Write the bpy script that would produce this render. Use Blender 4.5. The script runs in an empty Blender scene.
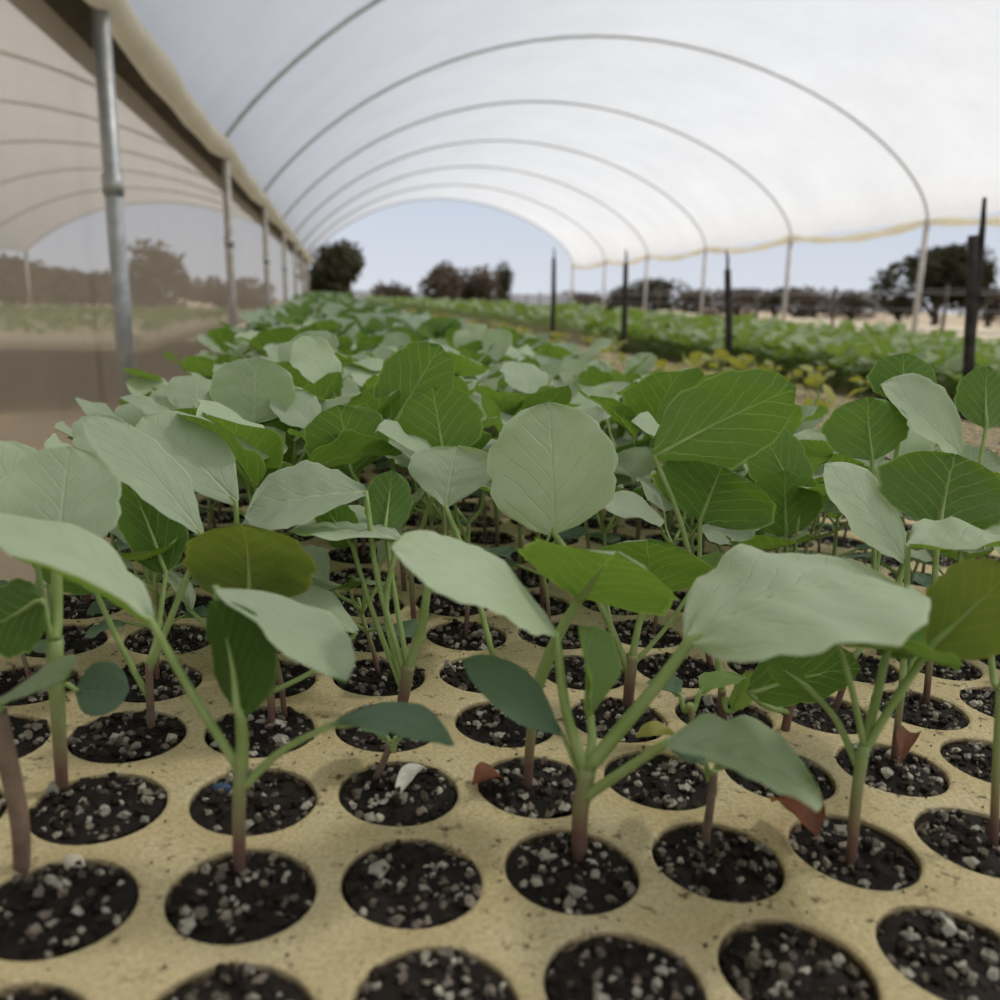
import bpy, math, random
import numpy as np
from mathutils import Vector, Matrix, noise

random.seed(7)
rng = np.random.default_rng(7)
SC = bpy.context.scene
COL = SC.collection
R = math.radians

# ------------------------------------------------------------------ camera
F_PX = 880.0
TRAY_Z = 0.90                       # tray surface under the camera
PITCH = 0.034                       # cell spacing of the trays
CAM = Vector((0, 0, TRAY_Z + 3.436 * PITCH))
p_, y_, r_ = R(12.9), R(10.43), R(1.2)
FW = Vector((math.sin(y_) * math.cos(p_), math.cos(y_) * math.cos(p_), -math.sin(p_)))
RT0 = Vector((math.cos(y_), -math.sin(y_), 0))
UP0 = RT0.cross(FW)
RT = RT0 * math.cos(r_) + UP0 * math.sin(r_)
UP = RT.cross(FW)
cd = bpy.data.cameras.new('camera')
cam = bpy.data.objects.new('camera', cd)
COL.objects.link(cam)
cam.matrix_world = Matrix((
    (RT.x, UP.x, -FW.x, CAM.x), (RT.y, UP.y, -FW.y, CAM.y), (RT.z, UP.z, -FW.z, CAM.z), (0, 0, 0, 1)))
cd.sensor_width = 36
cd.lens = 36 * F_PX / 1000
cd.clip_start = 0.01
cd.clip_end = 400
cd.dof.use_dof = True
cd.dof.focus_distance = 0.29
cd.dof.aperture_fstop = cd.lens / 2.1
SC.camera = cam

# ------------------------------------------------------------------ sky, sun, exposure
W = bpy.data.worlds.new('sky')
SC.world = W
W.use_nodes = True
nt = W.node_tree
nt.nodes.clear()
wo = nt.nodes.new('ShaderNodeOutputWorld')
wb = nt.nodes.new('ShaderNodeBackground')
wr = nt.nodes.new('ShaderNodeValToRGB')
wt = nt.nodes.new('ShaderNodeTexCoord')
ws = nt.nodes.new('ShaderNodeSeparateXYZ')
nt.links.new(wt.outputs['Generated'], ws.inputs[0])
nt.links.new(ws.outputs['Z'], wr.inputs[0])
wr.color_ramp.elements[0].position = 0.0
wr.color_ramp.elements[0].color = (0.70, 0.735, 0.80, 1)
wr.color_ramp.elements[1].position = 0.45
wr.color_ramp.elements[1].color = (0.54, 0.61, 0.72, 1)
e = wr.color_ramp.elements.new(0.14)
e.color = (0.555, 0.63, 0.76, 1)
nt.links.new(wr.outputs[0], wb.inputs[0])
wb.inputs[1].default_value = 1.0
nt.links.new(wb.outputs[0], wo.inputs[0])
sd = bpy.data.lights.new('sun', 'SUN')
sd.energy = 3.2
sd.angle = R(7.0)
sd.color = (1.0, 0.95, 0.87)
sun = bpy.data.objects.new('sun', sd)
COL.objects.link(sun)
sun.rotation_euler = Vector((0.75, 0.20, 1.0)).to_track_quat('Z', 'Y').to_euler()
SC.view_settings.view_transform = 'Standard'
SC.view_settings.look = 'None'
SC.view_settings.gamma = 1
SC.view_settings.exposure = 0.0
SC.cycles.use_denoising = True
SC.cycles.max_bounces = 10
SC.cycles.transparent_max_bounces = 12


# ------------------------------------------------------------------ helpers
def project(P):
    d = Vector(P) - CAM
    z = d.dot(FW)
    return 500 + F_PX * d.dot(RT) / z, 500 - F_PX * d.dot(UP) / z, z


def ray(px, py):
    return FW + RT * ((px - 500) / F_PX) + UP * ((500 - py) / F_PX)


def at(px, py, z):
    return CAM + ray(px, py) * z


PHI, TAU = R(1.5), R(2.76)
X0, Y0 = -1.4955 * PITCH, 4.696 * PITCH


def bed(x, y, z=0.0):
    """bed coordinates (origin = under the camera) -> world; the bench leans a little"""
    a = x * math.cos(PHI) - y * math.sin(PHI)
    b = x * math.sin(PHI) + y * math.cos(PHI)
    return Vector((a, b, TRAY_Z - math.tan(TAU) * a + z))


BED = Matrix(((math.cos(PHI), -math.sin(PHI), 0, 0), (math.sin(PHI), math.cos(PHI), 0, 0), (0, 0, 1, TRAY_Z), (0, 0, 0, 1)))
BED = Matrix(((1, 0, 0, 0), (0, 1, 0, 0), (-math.tan(TAU), 0, 1, 0), (0, 0, 0, 1))) @ BED
BEDR = Matrix.Translation((0, 0, TRAY_Z)) @ Matrix.Rotation(TAU, 4, 'Y') @ Matrix.Rotation(PHI, 4, 'Z')


def cell(i, j):
    return bed(X0 + i * PITCH, Y0 + j * PITCH, -0.003)


def on_bed(px, py, lower=0.003):
    d = ray(px, py)
    # plane z = TRAY_Z - tan(tau) x - lower
    t = (TRAY_Z - lower - CAM.z - math.tan(TAU) * CAM.x) / (d.z + math.tan(TAU) * d.x)
    return CAM + d * t


class MB:
    """collects vertices, faces, uvs, material slots and builds ONE mesh"""
    def __init__(s):
        s.v, s.f, s.uv, s.m, s.c = [], [], [], [], []

    def add(s, vs, fs, uvs=None, mat=0, col=None):
        o = len(s.v)
        s.v += [tuple(x) for x in vs]
        s.uv += list(uvs) if uvs is not None else [(0, 0)] * len(vs)
        s.c += (list(col) if isinstance(col, list) else [col] * len(vs)) if col is not None else [(0, 0, 0, 1)] * len(vs)
        s.f += [tuple(k + o for k in q) for q in fs]
        s.m += [mat] * len(fs)

    def mesh(s, name, mats, smooth=True, color=False):
        me = bpy.data.meshes.new(name)
        me.from_pydata(s.v, [], s.f)
        ul = me.uv_layers.new(name='UVMap')
        li = np.empty(len(me.loops), np.int32)
        me.loops.foreach_get('vertex_index', li)
        ul.data.foreach_set('uv', np.array(s.uv, np.float32)[li].ravel())
        if color:
            ca = me.color_attributes.new('tone', 'FLOAT_COLOR', 'POINT')
            ca.data.foreach_set('color', np.array(s.c, np.float32).ravel())
        for m in (mats if isinstance(mats, (list, tuple)) else [mats]):
            me.materials.append(m)
        me.polygons.foreach_set('material_index', np.array(s.m, np.int32))
        me.polygons.foreach_set('use_smooth', np.full(len(s.f), smooth))
        me.update()
        return me

    def build(s, name, mats, parent=None, smooth=True, color=False, loc=None, off=None):
        if off is not None:
            s.v = [(a[0] - off[0], a[1] - off[1], a[2] - off[2]) for a in s.v]
        o = bpy.data.objects.new(name, s.mesh(name, mats, smooth, color))
        COL.objects.link(o)
        if loc is not None:
            o.location = loc
        if parent is not None:
            o.parent = parent
        return o

    # shapes -----------------------------------------------------------
    def tube(s, pts, rad, seg=8, mat=0, caps=True):
        pts = [Vector(p) for p in pts]
        n = len(pts)
        if not isinstance(rad, (list, tuple)):
            rad = [rad] * n
        vs, fs, uv = [], [], []
        ref = None
        for k, p in enumerate(pts):
            t = (pts[min(k + 1, n - 1)] - pts[max(k - 1, 0)]).normalized()
            if ref is None:
                ref = t.orthogonal().normalized()
            ref = (ref - t * ref.dot(t)).normalized()
            b = t.cross(ref)
            for q in range(seg):
                a = 2 * math.pi * q / seg
                vs.append(p + (ref * math.cos(a) + b * math.sin(a)) * rad[k])
                uv.append((q / seg, k / max(1, n - 1)))
        for k in range(n - 1):
            for q in range(seg):
                a, b = k * seg + q, k * seg + (q + 1) % seg
                fs.append((a, b, b + seg, a + seg))
        if caps:
            fs.append(tuple(range(seg - 1, -1, -1)))
            fs.append(tuple(range((n - 1) * seg, n * seg)))
        s.add(vs, fs, uv, mat)
        return s

    def box(s, lo, hi, mat=0):
        x0, y0, z0 = lo
        x1, y1, z1 = hi
        vs = [(x0, y0, z0), (x1, y0, z0), (x1, y1, z0), (x0, y1, z0), (x0, y0, z1), (x1, y0, z1), (x1, y1, z1), (x0, y1, z1)]
        s.add(vs, [(0, 3, 2, 1), (4, 5, 6, 7), (0, 1, 5, 4), (1, 2, 6, 5), (2, 3, 7, 6), (3, 0, 4, 7)], None, mat)
        return s


def smooth_path(pts, n=6):
    """Catmull-Rom through the points"""
    P = [Vector(p) for p in pts]
    P = [P[0] * 2 - P[1]] + P + [P[-1] * 2 - P[-2]]
    out = []
    for k in range(1, len(P) - 2):
        a, b, c, d = P[k - 1:k + 3]
        for q in range(n):
            t = q / n
            out.append(0.5 * ((2 * b) + (c - a) * t + (2 * a - 5 * b + 4 * c - d) * t * t + (3 * b - a - 3 * c + d) * t ** 3))
    out.append(P[-2])
    return out


def tag(o, label=None, cat=None, group=None, kind=None):
    if label:
        o['label'] = label
    if cat:
        o['category'] = cat
    if group:
        o['group'] = group
    if kind:
        o['kind'] = kind
    return o


def empty(name, loc, label, cat, group=None):
    o = bpy.data.objects.new(name, None)
    o.empty_display_size = 0.02
    COL.objects.link(o)
    o.location = loc
    return tag(o, label, cat, group)


def copy_tree(o, parent=None):
    c = o.copy()
    COL.objects.link(c)
    if parent is not None:
        c.parent = parent
    for ch in list(o.children):
        copy_tree(ch, c)
    return c


# ------------------------------------------------------------------ materials
class N:
    def __init__(s, name):
        s.m = bpy.data.materials.new(name)
        s.m.use_nodes = True
        s.t = s.m.node_tree
        s.t.nodes.clear()
        s.out = s.t.nodes.new('ShaderNodeOutputMaterial')

    def n(s, typ, **kw):
        x = s.t.nodes.new('ShaderNode' + typ)
        for k, v in kw.items():
            if k.startswith('i_'):
                key = k[2:]
                x.inputs[int(key) if key.isdigit() else key.replace('_', ' ')].default_value = v
            else:
                setattr(x, k, v)
        return x

    def l(s, a, b):
        s.t.links.new(a, b)

    def math(s, op, a, b=None, clamp=False):
        x = s.n('Math', operation=op, use_clamp=clamp)
        for k, v in enumerate((a, b)):
            if v is None:
                continue
            if isinstance(v, (int, float)):
                x.inputs[k].default_value = v
            else:
                s.l(v, x.inputs[k])
        return x.outputs[0]

    def mix(s, fac, a, b):
        x = s.n('Mix', data_type='RGBA')
        for k, v in ((0, fac), (6, a), (7, b)):
            if isinstance(v, (int, float)):
                x.inputs[k].default_value = v
            elif isinstance(v, tuple):
                x.inputs[k].default_value = (*v[:3], 1)
            else:
                s.l(v, x.inputs[k])
        return x.outputs[2]

    def noise(s, scale, detail=4, coord='Object', rough=0.6):
        tc = s.n('TexCoord')
        x = s.n('TexNoise')
        x.inputs['Scale'].default_value = scale
        x.inputs['Detail'].default_value = detail
        x.inputs['Roughness'].default_value = rough
        s.l(tc.outputs[coord], x.inputs['Vector'])
        return x.outputs[0]

    def ramp(s, fac, stops):
        x = s.n('ValToRGB')
        el = x.color_ramp.elements
        while len(el) < len(stops):
            el.new(0.5)
        for k, (p, c) in enumerate(stops):
            el[k].position = p
            el[k].color = (*c, 1)
        s.l(fac, x.inputs[0])
        return x.outputs[0]

    def bump(s, h, strength, dist):
        b = s.n('Bump')
        b.inputs['Strength'].default_value = strength
        b.inputs['Distance'].default_value = dist
        s.l(h, b.inputs['Height'])
        return b.outputs[0]


def plain(name, c1, c2, scale=20, rough=0.7, metal=0.0, bump=0.0, bdist=0.001, spec=0.4, lo=0.35, hi=0.65):
    n = N(name)
    f = n.noise(scale)
    col = n.ramp(f, [(lo, c1), (hi, c2)])
    p = n.n('BsdfPrincipled')
    n.l(col, p.inputs['Base Color'])
    p.inputs['Roughness'].default_value = rough
    p.inputs['Metallic'].default_value = metal
    p.inputs['Specular IOR Level'].default_value = spec
    if bump:
        n.l(n.bump(f, bump, bdist), p.inputs['Normal'])
    n.l(p.outputs[0], n.out.inputs[0])
    return n.m


def leaf_material(name, upper, lower, trans, vein, vein_low, rough=0.5, spec=0.35, tw=0.40, vscale=7.0, vein_w=1.0, blemish=None):
    n = N(name)
    uv = n.n('UVMap', uv_map='UVMap')
    sx = n.n('SeparateXYZ')
    n.l(uv.outputs[0], sx.inputs[0])
    ux = n.math('ABSOLUTE', n.math('MULTIPLY', n.math('SUBTRACT', sx.outputs[0], 0.5), 2.0))
    v = sx.outputs[1]
    # midrib
    mw = n.math('MULTIPLY', n.math('SUBTRACT', 1.15, v), 0.050 * vein_w)
    mid = n.math('SUBTRACT', 1.0, n.math('DIVIDE', ux, mw), clamp=True)
    # side veins, slanting forward; wobble from noise
    wob = n.math('MULTIPLY', n.math('SUBTRACT', n.noise(45, 3), 0.5), 0.22)
    t = n.math('MULTIPLY', n.math('ADD', n.math('SUBTRACT', v, n.math('MULTIPLY', n.math('POWER', ux, 0.85), 0.55)), wob), vscale)
    side = n.math('LESS_THAN', sx.outputs[0], 0.5)
    t = n.math('ADD', t, n.math('MULTIPLY', side, 0.37))
    fr = n.math('ABSOLUTE', n.math('SUBTRACT', n.math('FRACT', n.math('ADD', t, 5.0)), 0.5))
    sw = n.math('MULTIPLY', n.math('SUBTRACT', 1.1, ux), 0.085 * vein_w)
    sv = n.math('MULTIPLY', n.math('SUBTRACT', 1.0, n.math('DIVIDE', fr, sw), clamp=True), 0.62)
    # the fine net between them
    tc = n.n('TexCoord')
    vo = n.n('TexVoronoi', feature='DISTANCE_TO_EDGE')
    vo.inputs['Scale'].default_value = 14
    n.l(uv.outputs[0], vo.inputs['Vector'])
    net = n.math('MULTIPLY', n.math('SUBTRACT', 1.0, n.math('MULTIPLY', vo.outputs['Distance'], 22.0), clamp=True), 0.20)
    eg = n.n('VertexColor', layer_name='tone')
    es = n.n('SeparateColor')
    n.l(eg.outputs[0], es.inputs[0])
    edge = n.math('MULTIPLY', n.math('MULTIPLY', n.math('SUBTRACT', es.outputs[0], 0.935), 18.0, clamp=True), 0.75)
    veins = n.math('MAXIMUM', n.math('MAXIMUM', n.math('MAXIMUM', mid, sv), net), edge)
    oi = n.n('ObjectInfo')
    big = n.noise(28, 3)
    fine = n.noise(900, 2)
    geo = n.n('NewGeometry')
    var = n.math('ADD', n.math('MULTIPLY', n.math('SUBTRACT', oi.outputs['Random'], 0.5), 0.30), n.math('MULTIPLY', n.math('SUBTRACT', big, 0.5), 0.55))

    def vary(c):
        h = n.n('HueSaturation')
        h.inputs['Color'].default_value = (*c, 1)
        n.l(n.math('ADD', 1.0, var), h.inputs['Value'])
        n.l(n.math('ADD', 0.5, n.math('MULTIPLY', var, -0.03)), h.inputs['Hue'])
        return h.outputs[0]
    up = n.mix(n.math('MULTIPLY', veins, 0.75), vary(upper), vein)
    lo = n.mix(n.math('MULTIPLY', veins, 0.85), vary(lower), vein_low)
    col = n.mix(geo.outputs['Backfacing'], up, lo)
    tr = n.mix(n.math('MULTIPLY', veins, 0.45), vary(trans), tuple(min(1, a * 1.8) for a in trans))
    if blemish:
        bl = n.ramp(n.noise(90, 3), [(0.5, (0, 0, 0)), (0.66, (1, 1, 1))])
        col = n.mix(bl, col, blemish)
    p = n.n('BsdfPrincipled')
    n.l(col, p.inputs['Base Color'])
    p.inputs['Roughness'].default_value = rough
    p.inputs['Specular IOR Level'].default_value = spec
    h = n.math('ADD', n.math('MULTIPLY', veins, -1.0), n.math('MULTIPLY', fine, 0.25))
    h = n.math('ADD', h, n.math('MULTIPLY', big, 1.2))
    nb = n.bump(h, 0.5, 0.0007)
    n.l(nb, p.inputs['Normal'])
    tl = n.n('BsdfTranslucent')
    n.l(tr, tl.inputs[0])
    mx = n.n('MixShader')
    mx.inputs[0].default_value = tw
    n.l(p.outputs[0], mx.inputs[1])
    n.l(tl.outputs[0], mx.inputs[2])
    n.l(mx.outputs[0], n.out.inputs[0])
    return n.m


M = {}
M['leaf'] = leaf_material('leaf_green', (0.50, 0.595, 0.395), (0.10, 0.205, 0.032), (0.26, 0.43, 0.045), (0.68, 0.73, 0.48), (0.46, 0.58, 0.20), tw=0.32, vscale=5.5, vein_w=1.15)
M['leaf_far'] = leaf_material('leaf_green_rows', (0.44, 0.53, 0.37), (0.10, 0.185, 0.05), (0.20, 0.34, 0.075), (0.45, 0.56, 0.32), (0.36, 0.50, 0.14))
M['leaf_dark'] = leaf_material('leaf_deep_green', (0.20, 0.30, 0.14), (0.06, 0.13, 0.02), (0.12, 0.24, 0.03), (0.4, 0.5, 0.3), (0.30, 0.42, 0.12))
M['leaf_seed'] = leaf_material('seed_leaf_teal', (0.15, 0.225, 0.14), (0.12, 0.20, 0.07), (0.10, 0.24, 0.05), (0.13, 0.24, 0.15), (0.16, 0.25, 0.11), tw=0.25, vscale=4)
M['leaf_young'] = leaf_material('leaf_young', (0.26, 0.40, 0.14), (0.20, 0.36, 0.07), (0.40, 0.58, 0.06), (0.40, 0.52, 0.25), (0.42, 0.55, 0.18))
M['leaf_olive'] = leaf_material('leaf_olive', (0.34, 0.42, 0.18), (0.14, 0.21, 0.035), (0.30, 0.38, 0.045), (0.40, 0.40, 0.2), (0.36, 0.20, 0.09), rough=0.55, vscale=5)
M['leaf_yellow'] = leaf_material('leaf_yellowing', (0.50, 0.50, 0.14), (0.40, 0.42, 0.08), (0.52, 0.50, 0.06), (0.6, 0.55, 0.25), (0.5, 0.45, 0.2))
M['leaf_dry'] = leaf_material('leaf_dry_brown', (0.26, 0.10, 0.05), (0.24, 0.095, 0.05), (0.35, 0.10, 0.03), (0.20, 0.09, 0.05), (0.20, 0.09, 0.05), blemish=(0.13, 0.06, 0.03))


def stem_material():
    n = N('stem_skin')
    tc = n.n('TexCoord')
    sx = n.n('SeparateXYZ')
    n.l(tc.outputs['Object'], sx.inputs[0])
    z = n.math('ADD', n.math('MULTIPLY', sx.outputs[2], 34.0), n.math('MULTIPLY', n.math('SUBTRACT', n.noise(150, 3), 0.5), 0.35))
    col = n.ramp(z, [(0.0, (0.10, 0.065, 0.045)), (0.30, (0.20, 0.105, 0.08)), (0.62, (0.28, 0.26, 0.12)), (1.0, (0.32, 0.41, 0.15))])
    p = n.n('BsdfPrincipled')
    n.l(col, p.inputs['Base Color'])
    p.inputs['Roughness'].default_value = 0.5
    n.l(n.bump(n.noise(700, 3), 0.4, 0.0004), p.inputs['Normal'])
    n.l(p.outputs[0], n.out.inputs[0])
    return n.m


M['stem'] = stem_material()
M['petiole'] = plain('petiole_green', (0.26, 0.38, 0.10), (0.36, 0.46, 0.17), 120, 0.45, bump=0.3, bdist=0.0004)
M['petiole_brown'] = plain('stem_brown', (0.17, 0.11, 0.075), (0.28, 0.20, 0.14), 160, 0.6, bump=0.5, bdist=0.0005)


def foam_material():
    n = N('foam_tray_tan')
    g = n.noise(900, 3)
    big = n.noise(30, 5)
    dirt = n.noise(190, 6, rough=0.7)
    vo = n.n('TexVoronoi')
    vo.inputs['Scale'].default_value = 420
    tc = n.n('TexCoord')
    n.l(tc.outputs['Object'], vo.inputs['Vector'])
    base = n.ramp(big, [(0.30, (0.56, 0.45, 0.235)), (0.5, (0.68, 0.56, 0.315)), (0.72, (0.76, 0.65, 0.41))])
    base = n.mix(n.ramp(g, [(0.38, (0.40, 0.40, 0.40)), (0.60, (0, 0, 0))]), base, (0.33, 0.25, 0.12))
    base = n.mix(n.ramp(dirt, [(0.575, (0, 0, 0)), (0.66, (0.9, 0.9, 0.9))]), base, (0.10, 0.065, 0.035))
    geo = n.n('NewGeometry')
    # the cell walls keep a film of soil
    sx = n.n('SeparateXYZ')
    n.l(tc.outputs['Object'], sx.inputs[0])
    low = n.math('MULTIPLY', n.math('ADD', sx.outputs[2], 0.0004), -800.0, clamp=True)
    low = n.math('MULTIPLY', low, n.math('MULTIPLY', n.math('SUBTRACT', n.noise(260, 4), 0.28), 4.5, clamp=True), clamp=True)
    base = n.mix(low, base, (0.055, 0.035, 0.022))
    p = n.n('BsdfPrincipled')
    n.l(base, p.inputs['Base Color'])
    p.inputs['Roughness'].default_value = 0.85
    p.inputs['Specular IOR Level'].default_value = 0.2
    h = n.math('ADD', vo.outputs['Distance'], n.math('MULTIPLY', g, 0.8))
    n.l(n.bump(h, 0.35, 0.0008), p.inputs['Normal'])
    n.l(p.outputs[0], n.out.inputs[0])
    return n.m


M['foam'] = foam_material()


def soil_material():
    n = N('potting_mix')
    ca = n.n('VertexColor', layer_name='tone')
    f = n.noise(700, 4)
    col = n.mix(n.math('MULTIPLY', f, 0.7), ca.outputs[0], (0.02, 0.013, 0.009))
    p = n.n('BsdfPrincipled')
    n.l(col, p.inputs['Base Color'])
    p.inputs['Roughness'].default_value = 0.75
    p.inputs['Specular IOR Level'].default_value = 0.3
    n.l(n.bump(f, 0.7, 0.0008), p.inputs['Normal'])
    n.l(p.outputs[0], n.out.inputs[0])
    return n.m


M['soil'] = soil_material()
M['perlite'] = plain('perlite_white', (0.62, 0.60, 0.52), (0.78, 0.77, 0.70), 500, 0.8, bump=0.5, bdist=0.0005)
M['bluechip'] = plain('blue_fleck', (0.03, 0.07, 0.13), (0.05, 0.11, 0.20), 300, 0.5)
M['steel'] = plain('galvanised_steel', (0.36, 0.38, 0.38), (0.50, 0.51, 0.50), 30, 0.45, 0.6, bump=0.1)
M['steel_brown'] = plain('weathered_steel', (0.40, 0.37, 0.33), (0.54, 0.50, 0.45), 25, 0.55, 0.3)
M['hoop'] = plain('hoop_steel', (0.46, 0.46, 0.47), (0.58, 0.58, 0.58), 25, 0.5, 0.2)
M['stake'] = plain('dark_wood', (0.018, 0.015, 0.012), (0.06, 0.05, 0.042), 60, 0.8, bump=0.5, bdist=0.002)
M['wood'] = plain('bench_wood', (0.17, 0.115, 0.07), (0.28, 0.20, 0.125), 18, 0.8, bump=0.4, bdist=0.003)
M['ground'] = plain('sandy_ground', (0.38, 0.295, 0.195), (0.50, 0.40, 0.27), 1.6, 0.95, bump=0.5, bdist=0.02, spec=0.1)
M['pale'] = plain('pale_board', (0.62, 0.55, 0.40), (0.74, 0.67, 0.52), 8, 0.85)
M['bark'] = plain('bark', (0.06, 0.045, 0.035), (0.13, 0.10, 0.075), 14, 0.9, bump=0.6, bdist=0.02)
M['wire'] = plain('wire_grey', (0.20, 0.20, 0.21), (0.30, 0.30, 0.31), 20, 0.5, 0.5)
M['bin'] = plain('pale_fence_sheet', (0.50, 0.50, 0.52), (0.62, 0.62, 0.64), 6, 0.8)
M['gutter'] = plain('gutter_shade_brown', (0.055, 0.046, 0.038), (0.10, 0.085, 0.07), 6, 0.7)  # dark brown paints in the shade of the roof valley


def film_material(name, c, transp, tl, scale=1.2):
    n = N(name)
    f = n.noise(scale, 5)
    g = n.noise(scale * 9, 4)
    dust = n.ramp(n.math('ADD', n.math('MULTIPLY', f, 0.7), n.math('MULTIPLY', g, 0.3)), [(0.35, tuple(a * 0.90 for a in c)), (0.65, c)])
    d = n.n('BsdfDiffuse')
    n.l(dust, d.inputs[0])
    t = n.n('BsdfTranslucent')
    n.l(dust, t.inputs[0])
    a = n.n('MixShader')
    a.inputs[0].default_value = tl
    n.l(d.outputs[0], a.inputs[1])
    n.l(t.outputs[0], a.inputs[2])
    tr = n.n('BsdfTransparent')
    b = n.n('MixShader')
    b.inputs[0].default_value = transp
    n.l(a.outputs[0], b.inputs[1])
    n.l(tr.outputs[0], b.inputs[2])
    n.l(b.outputs[0], n.out.inputs[0])
    return n.m


M['film'] = film_material('roof_film_white', (0.80, 0.785, 0.765), 0.24, 0.78)
M['film_old'] = film_material('roof_film_dusty', (0.72, 0.66, 0.58), 0.14, 0.68)
M['rolled'] = film_material('rolled_film_cream', (0.95, 0.91, 0.80), 0.0, 0.55, 4)
M['net'] = film_material('insect_net_brown', (0.50, 0.44, 0.35), 0.45, 0.5, 3)


def tree_leaf_material(name, c1, c2):
    n = N(name)
    col = n.ramp(n.noise(0.9, 4), [(0.35, c1), (0.65, c2)])
    d = n.n('BsdfDiffuse')
    n.l(col, d.inputs[0])
    t = n.n('BsdfTranslucent')
    n.l(col, t.inputs[0])
    a = n.n('MixShader')
    a.inputs[0].default_value = 0.25
    n.l(d.outputs[0], a.inputs[1])
    n.l(t.outputs[0], a.inputs[2])
    n.l(a.outputs[0], n.out.inputs[0])
    return n.m


M['tree_dark'] = tree_leaf_material('tree_foliage_dark', (0.050, 0.050, 0.026), (0.085, 0.075, 0.045))
M['tree_brown'] = tree_leaf_material('tree_foliage_brown', (0.095, 0.070, 0.050), (0.15, 0.115, 0.085))

# ------------------------------------------------------------------ the setting: ground and the tunnel
END_Y, START_Y = 24.1, -7.0
XL, XR = -0.70, 6.30
ZL, ZR = 1.88, 1.92
g = MB()
g.add([(-90, -20, 0), (110, -20, 0), (110, 160, 0), (-90, 160, 0)], [(0, 1, 2, 3)])
tag(g.build('ground', M['ground']), kind='structure')


def arch(x0, z0, x1, z1, rise, a):
    """bent pipe from the left spring (a=0) to the right spring (a=1); the right end comes down steeper"""
    hw = (x1 - x0) / 2
    th = math.pi * (1 - a)
    t = math.cos(th)
    rad = (hw * hw + rise * rise) / (2 * rise)
    zc = math.sqrt(max(0, rad * rad - (t * hw) ** 2)) - (rad - rise)
    ze = rise * math.sin(th)
    k = 0.15 if t < 0 else 0.15 + 0.45 * t
    return (x0 + x1) / 2 + hw * t, z0 + (z1 - z0) * (t + 1) / 2 + zc * (1 - k) + ze * k


RISE = 1.62
HOOPS = [3.0 * k for k in range(1, 9)]


def film(name, mat, x0, z0, x1, z1, rise, ys, ye, off=0.03, sag=0.05, droop=0.0):
    b = MB()
    na, ny = 44, 92
    vs, uv, fs = [], [], []
    for iy in range(ny + 1):
        y = ys + (ye - ys) * iy / ny
        ph = abs(math.sin(math.pi * (y % 3.0) / 3.0))
        for ia in range(na + 1):
            a = ia / na
            x, z = arch(x0, z0, x1, z1, rise, a)
            k = math.sin(math.pi * a)
            z += off - sag * ph * (0.3 + 0.7 * k) * 0.6
            x += (a - 0.5) * 2 * off
            z += 0.012 * noise.noise((x * 1.1, y * 0.9, 3.0))
            if ia == na:
                z += droop * (ph - 1)
            vs.append((x, y, z))
            uv.append((a, iy / ny))
    for iy in range(ny):
        for ia in range(na):
            q = iy * (na + 1) + ia
            fs.append((q, q + 1, q + na + 2, q + na + 1))
    b.add(vs, fs, uv)
    return b.build(name, mat)


tag(film('ceiling_film', M['film'], XL, ZL, XR, ZR, RISE, START_Y, END_Y, droop=0.02), kind='structure')

# hoops: each one is a bent pipe with a straight leg on the right
hoop_words = ['', 'roof hoop nearest, rising from the tall grey steel post out of the picture top', 'roof hoop landing on the gutter at the second post',
              'roof hoop whose right leg stands beside the dark stake and big tree', 'roof hoop second from the right along the open side',
              'roof hoop third from the right along the open side', 'roof hoop fourth from the right along the open side, softly blurred',
              'roof hoop next to last before the open tunnel end', 'roof hoop framing the open far end of the tunnel']
for k, y in enumerate(HOOPS):
    if y < 2.9:
        lab, grp = 'thin steel roof hoop overhead, holding up the white film', 'roof hoops'
    else:
        lab, grp = hoop_words[int(round(y / 3))], 'roof hoops'
    e = empty('roof_hoop', (XL, y, ZL), lab, 'hoop', grp)
    b = MB()
    b.tube([(*([arch(XL, ZL, XR, ZR, RISE, a / 36)[0], y, arch(XL, ZL, XR, ZR, RISE, a / 36)[1]]),) for a in range(37)], 0.015, 8)
    b.build('bent_pipe', M['hoop'], e, off=(XL, y, ZL))
    b = MB().tube([(XR, y, 0), (XR, y, ZR + 0.02)], 0.03, 8)
    b.build('leg', M['steel_brown'], e, off=(XL, y, ZL))

# rolled film along the open right side, one roll between each pair of hoops sagging a little
b = MB()
pts, rad = [], []
for q in range(0, 121):
    y = START_Y + (END_Y - START_Y) * q / 120
    ph = abs(math.sin(math.pi * (y % 3.0) / 3.0))
    pts.append((XR + 0.03, y, ZR + 0.01 - 0.09 * ph))
    rad.append(0.045 + 0.012 * math.sin(q * 1.9) + 0.006 * math.sin(q * 0.7))
b.tube(pts, rad, 8)
tag(b.build('rolled_side_curtain', M['rolled']), 'cream rolled plastic curtain along the open right roof edge', 'curtain')

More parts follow.
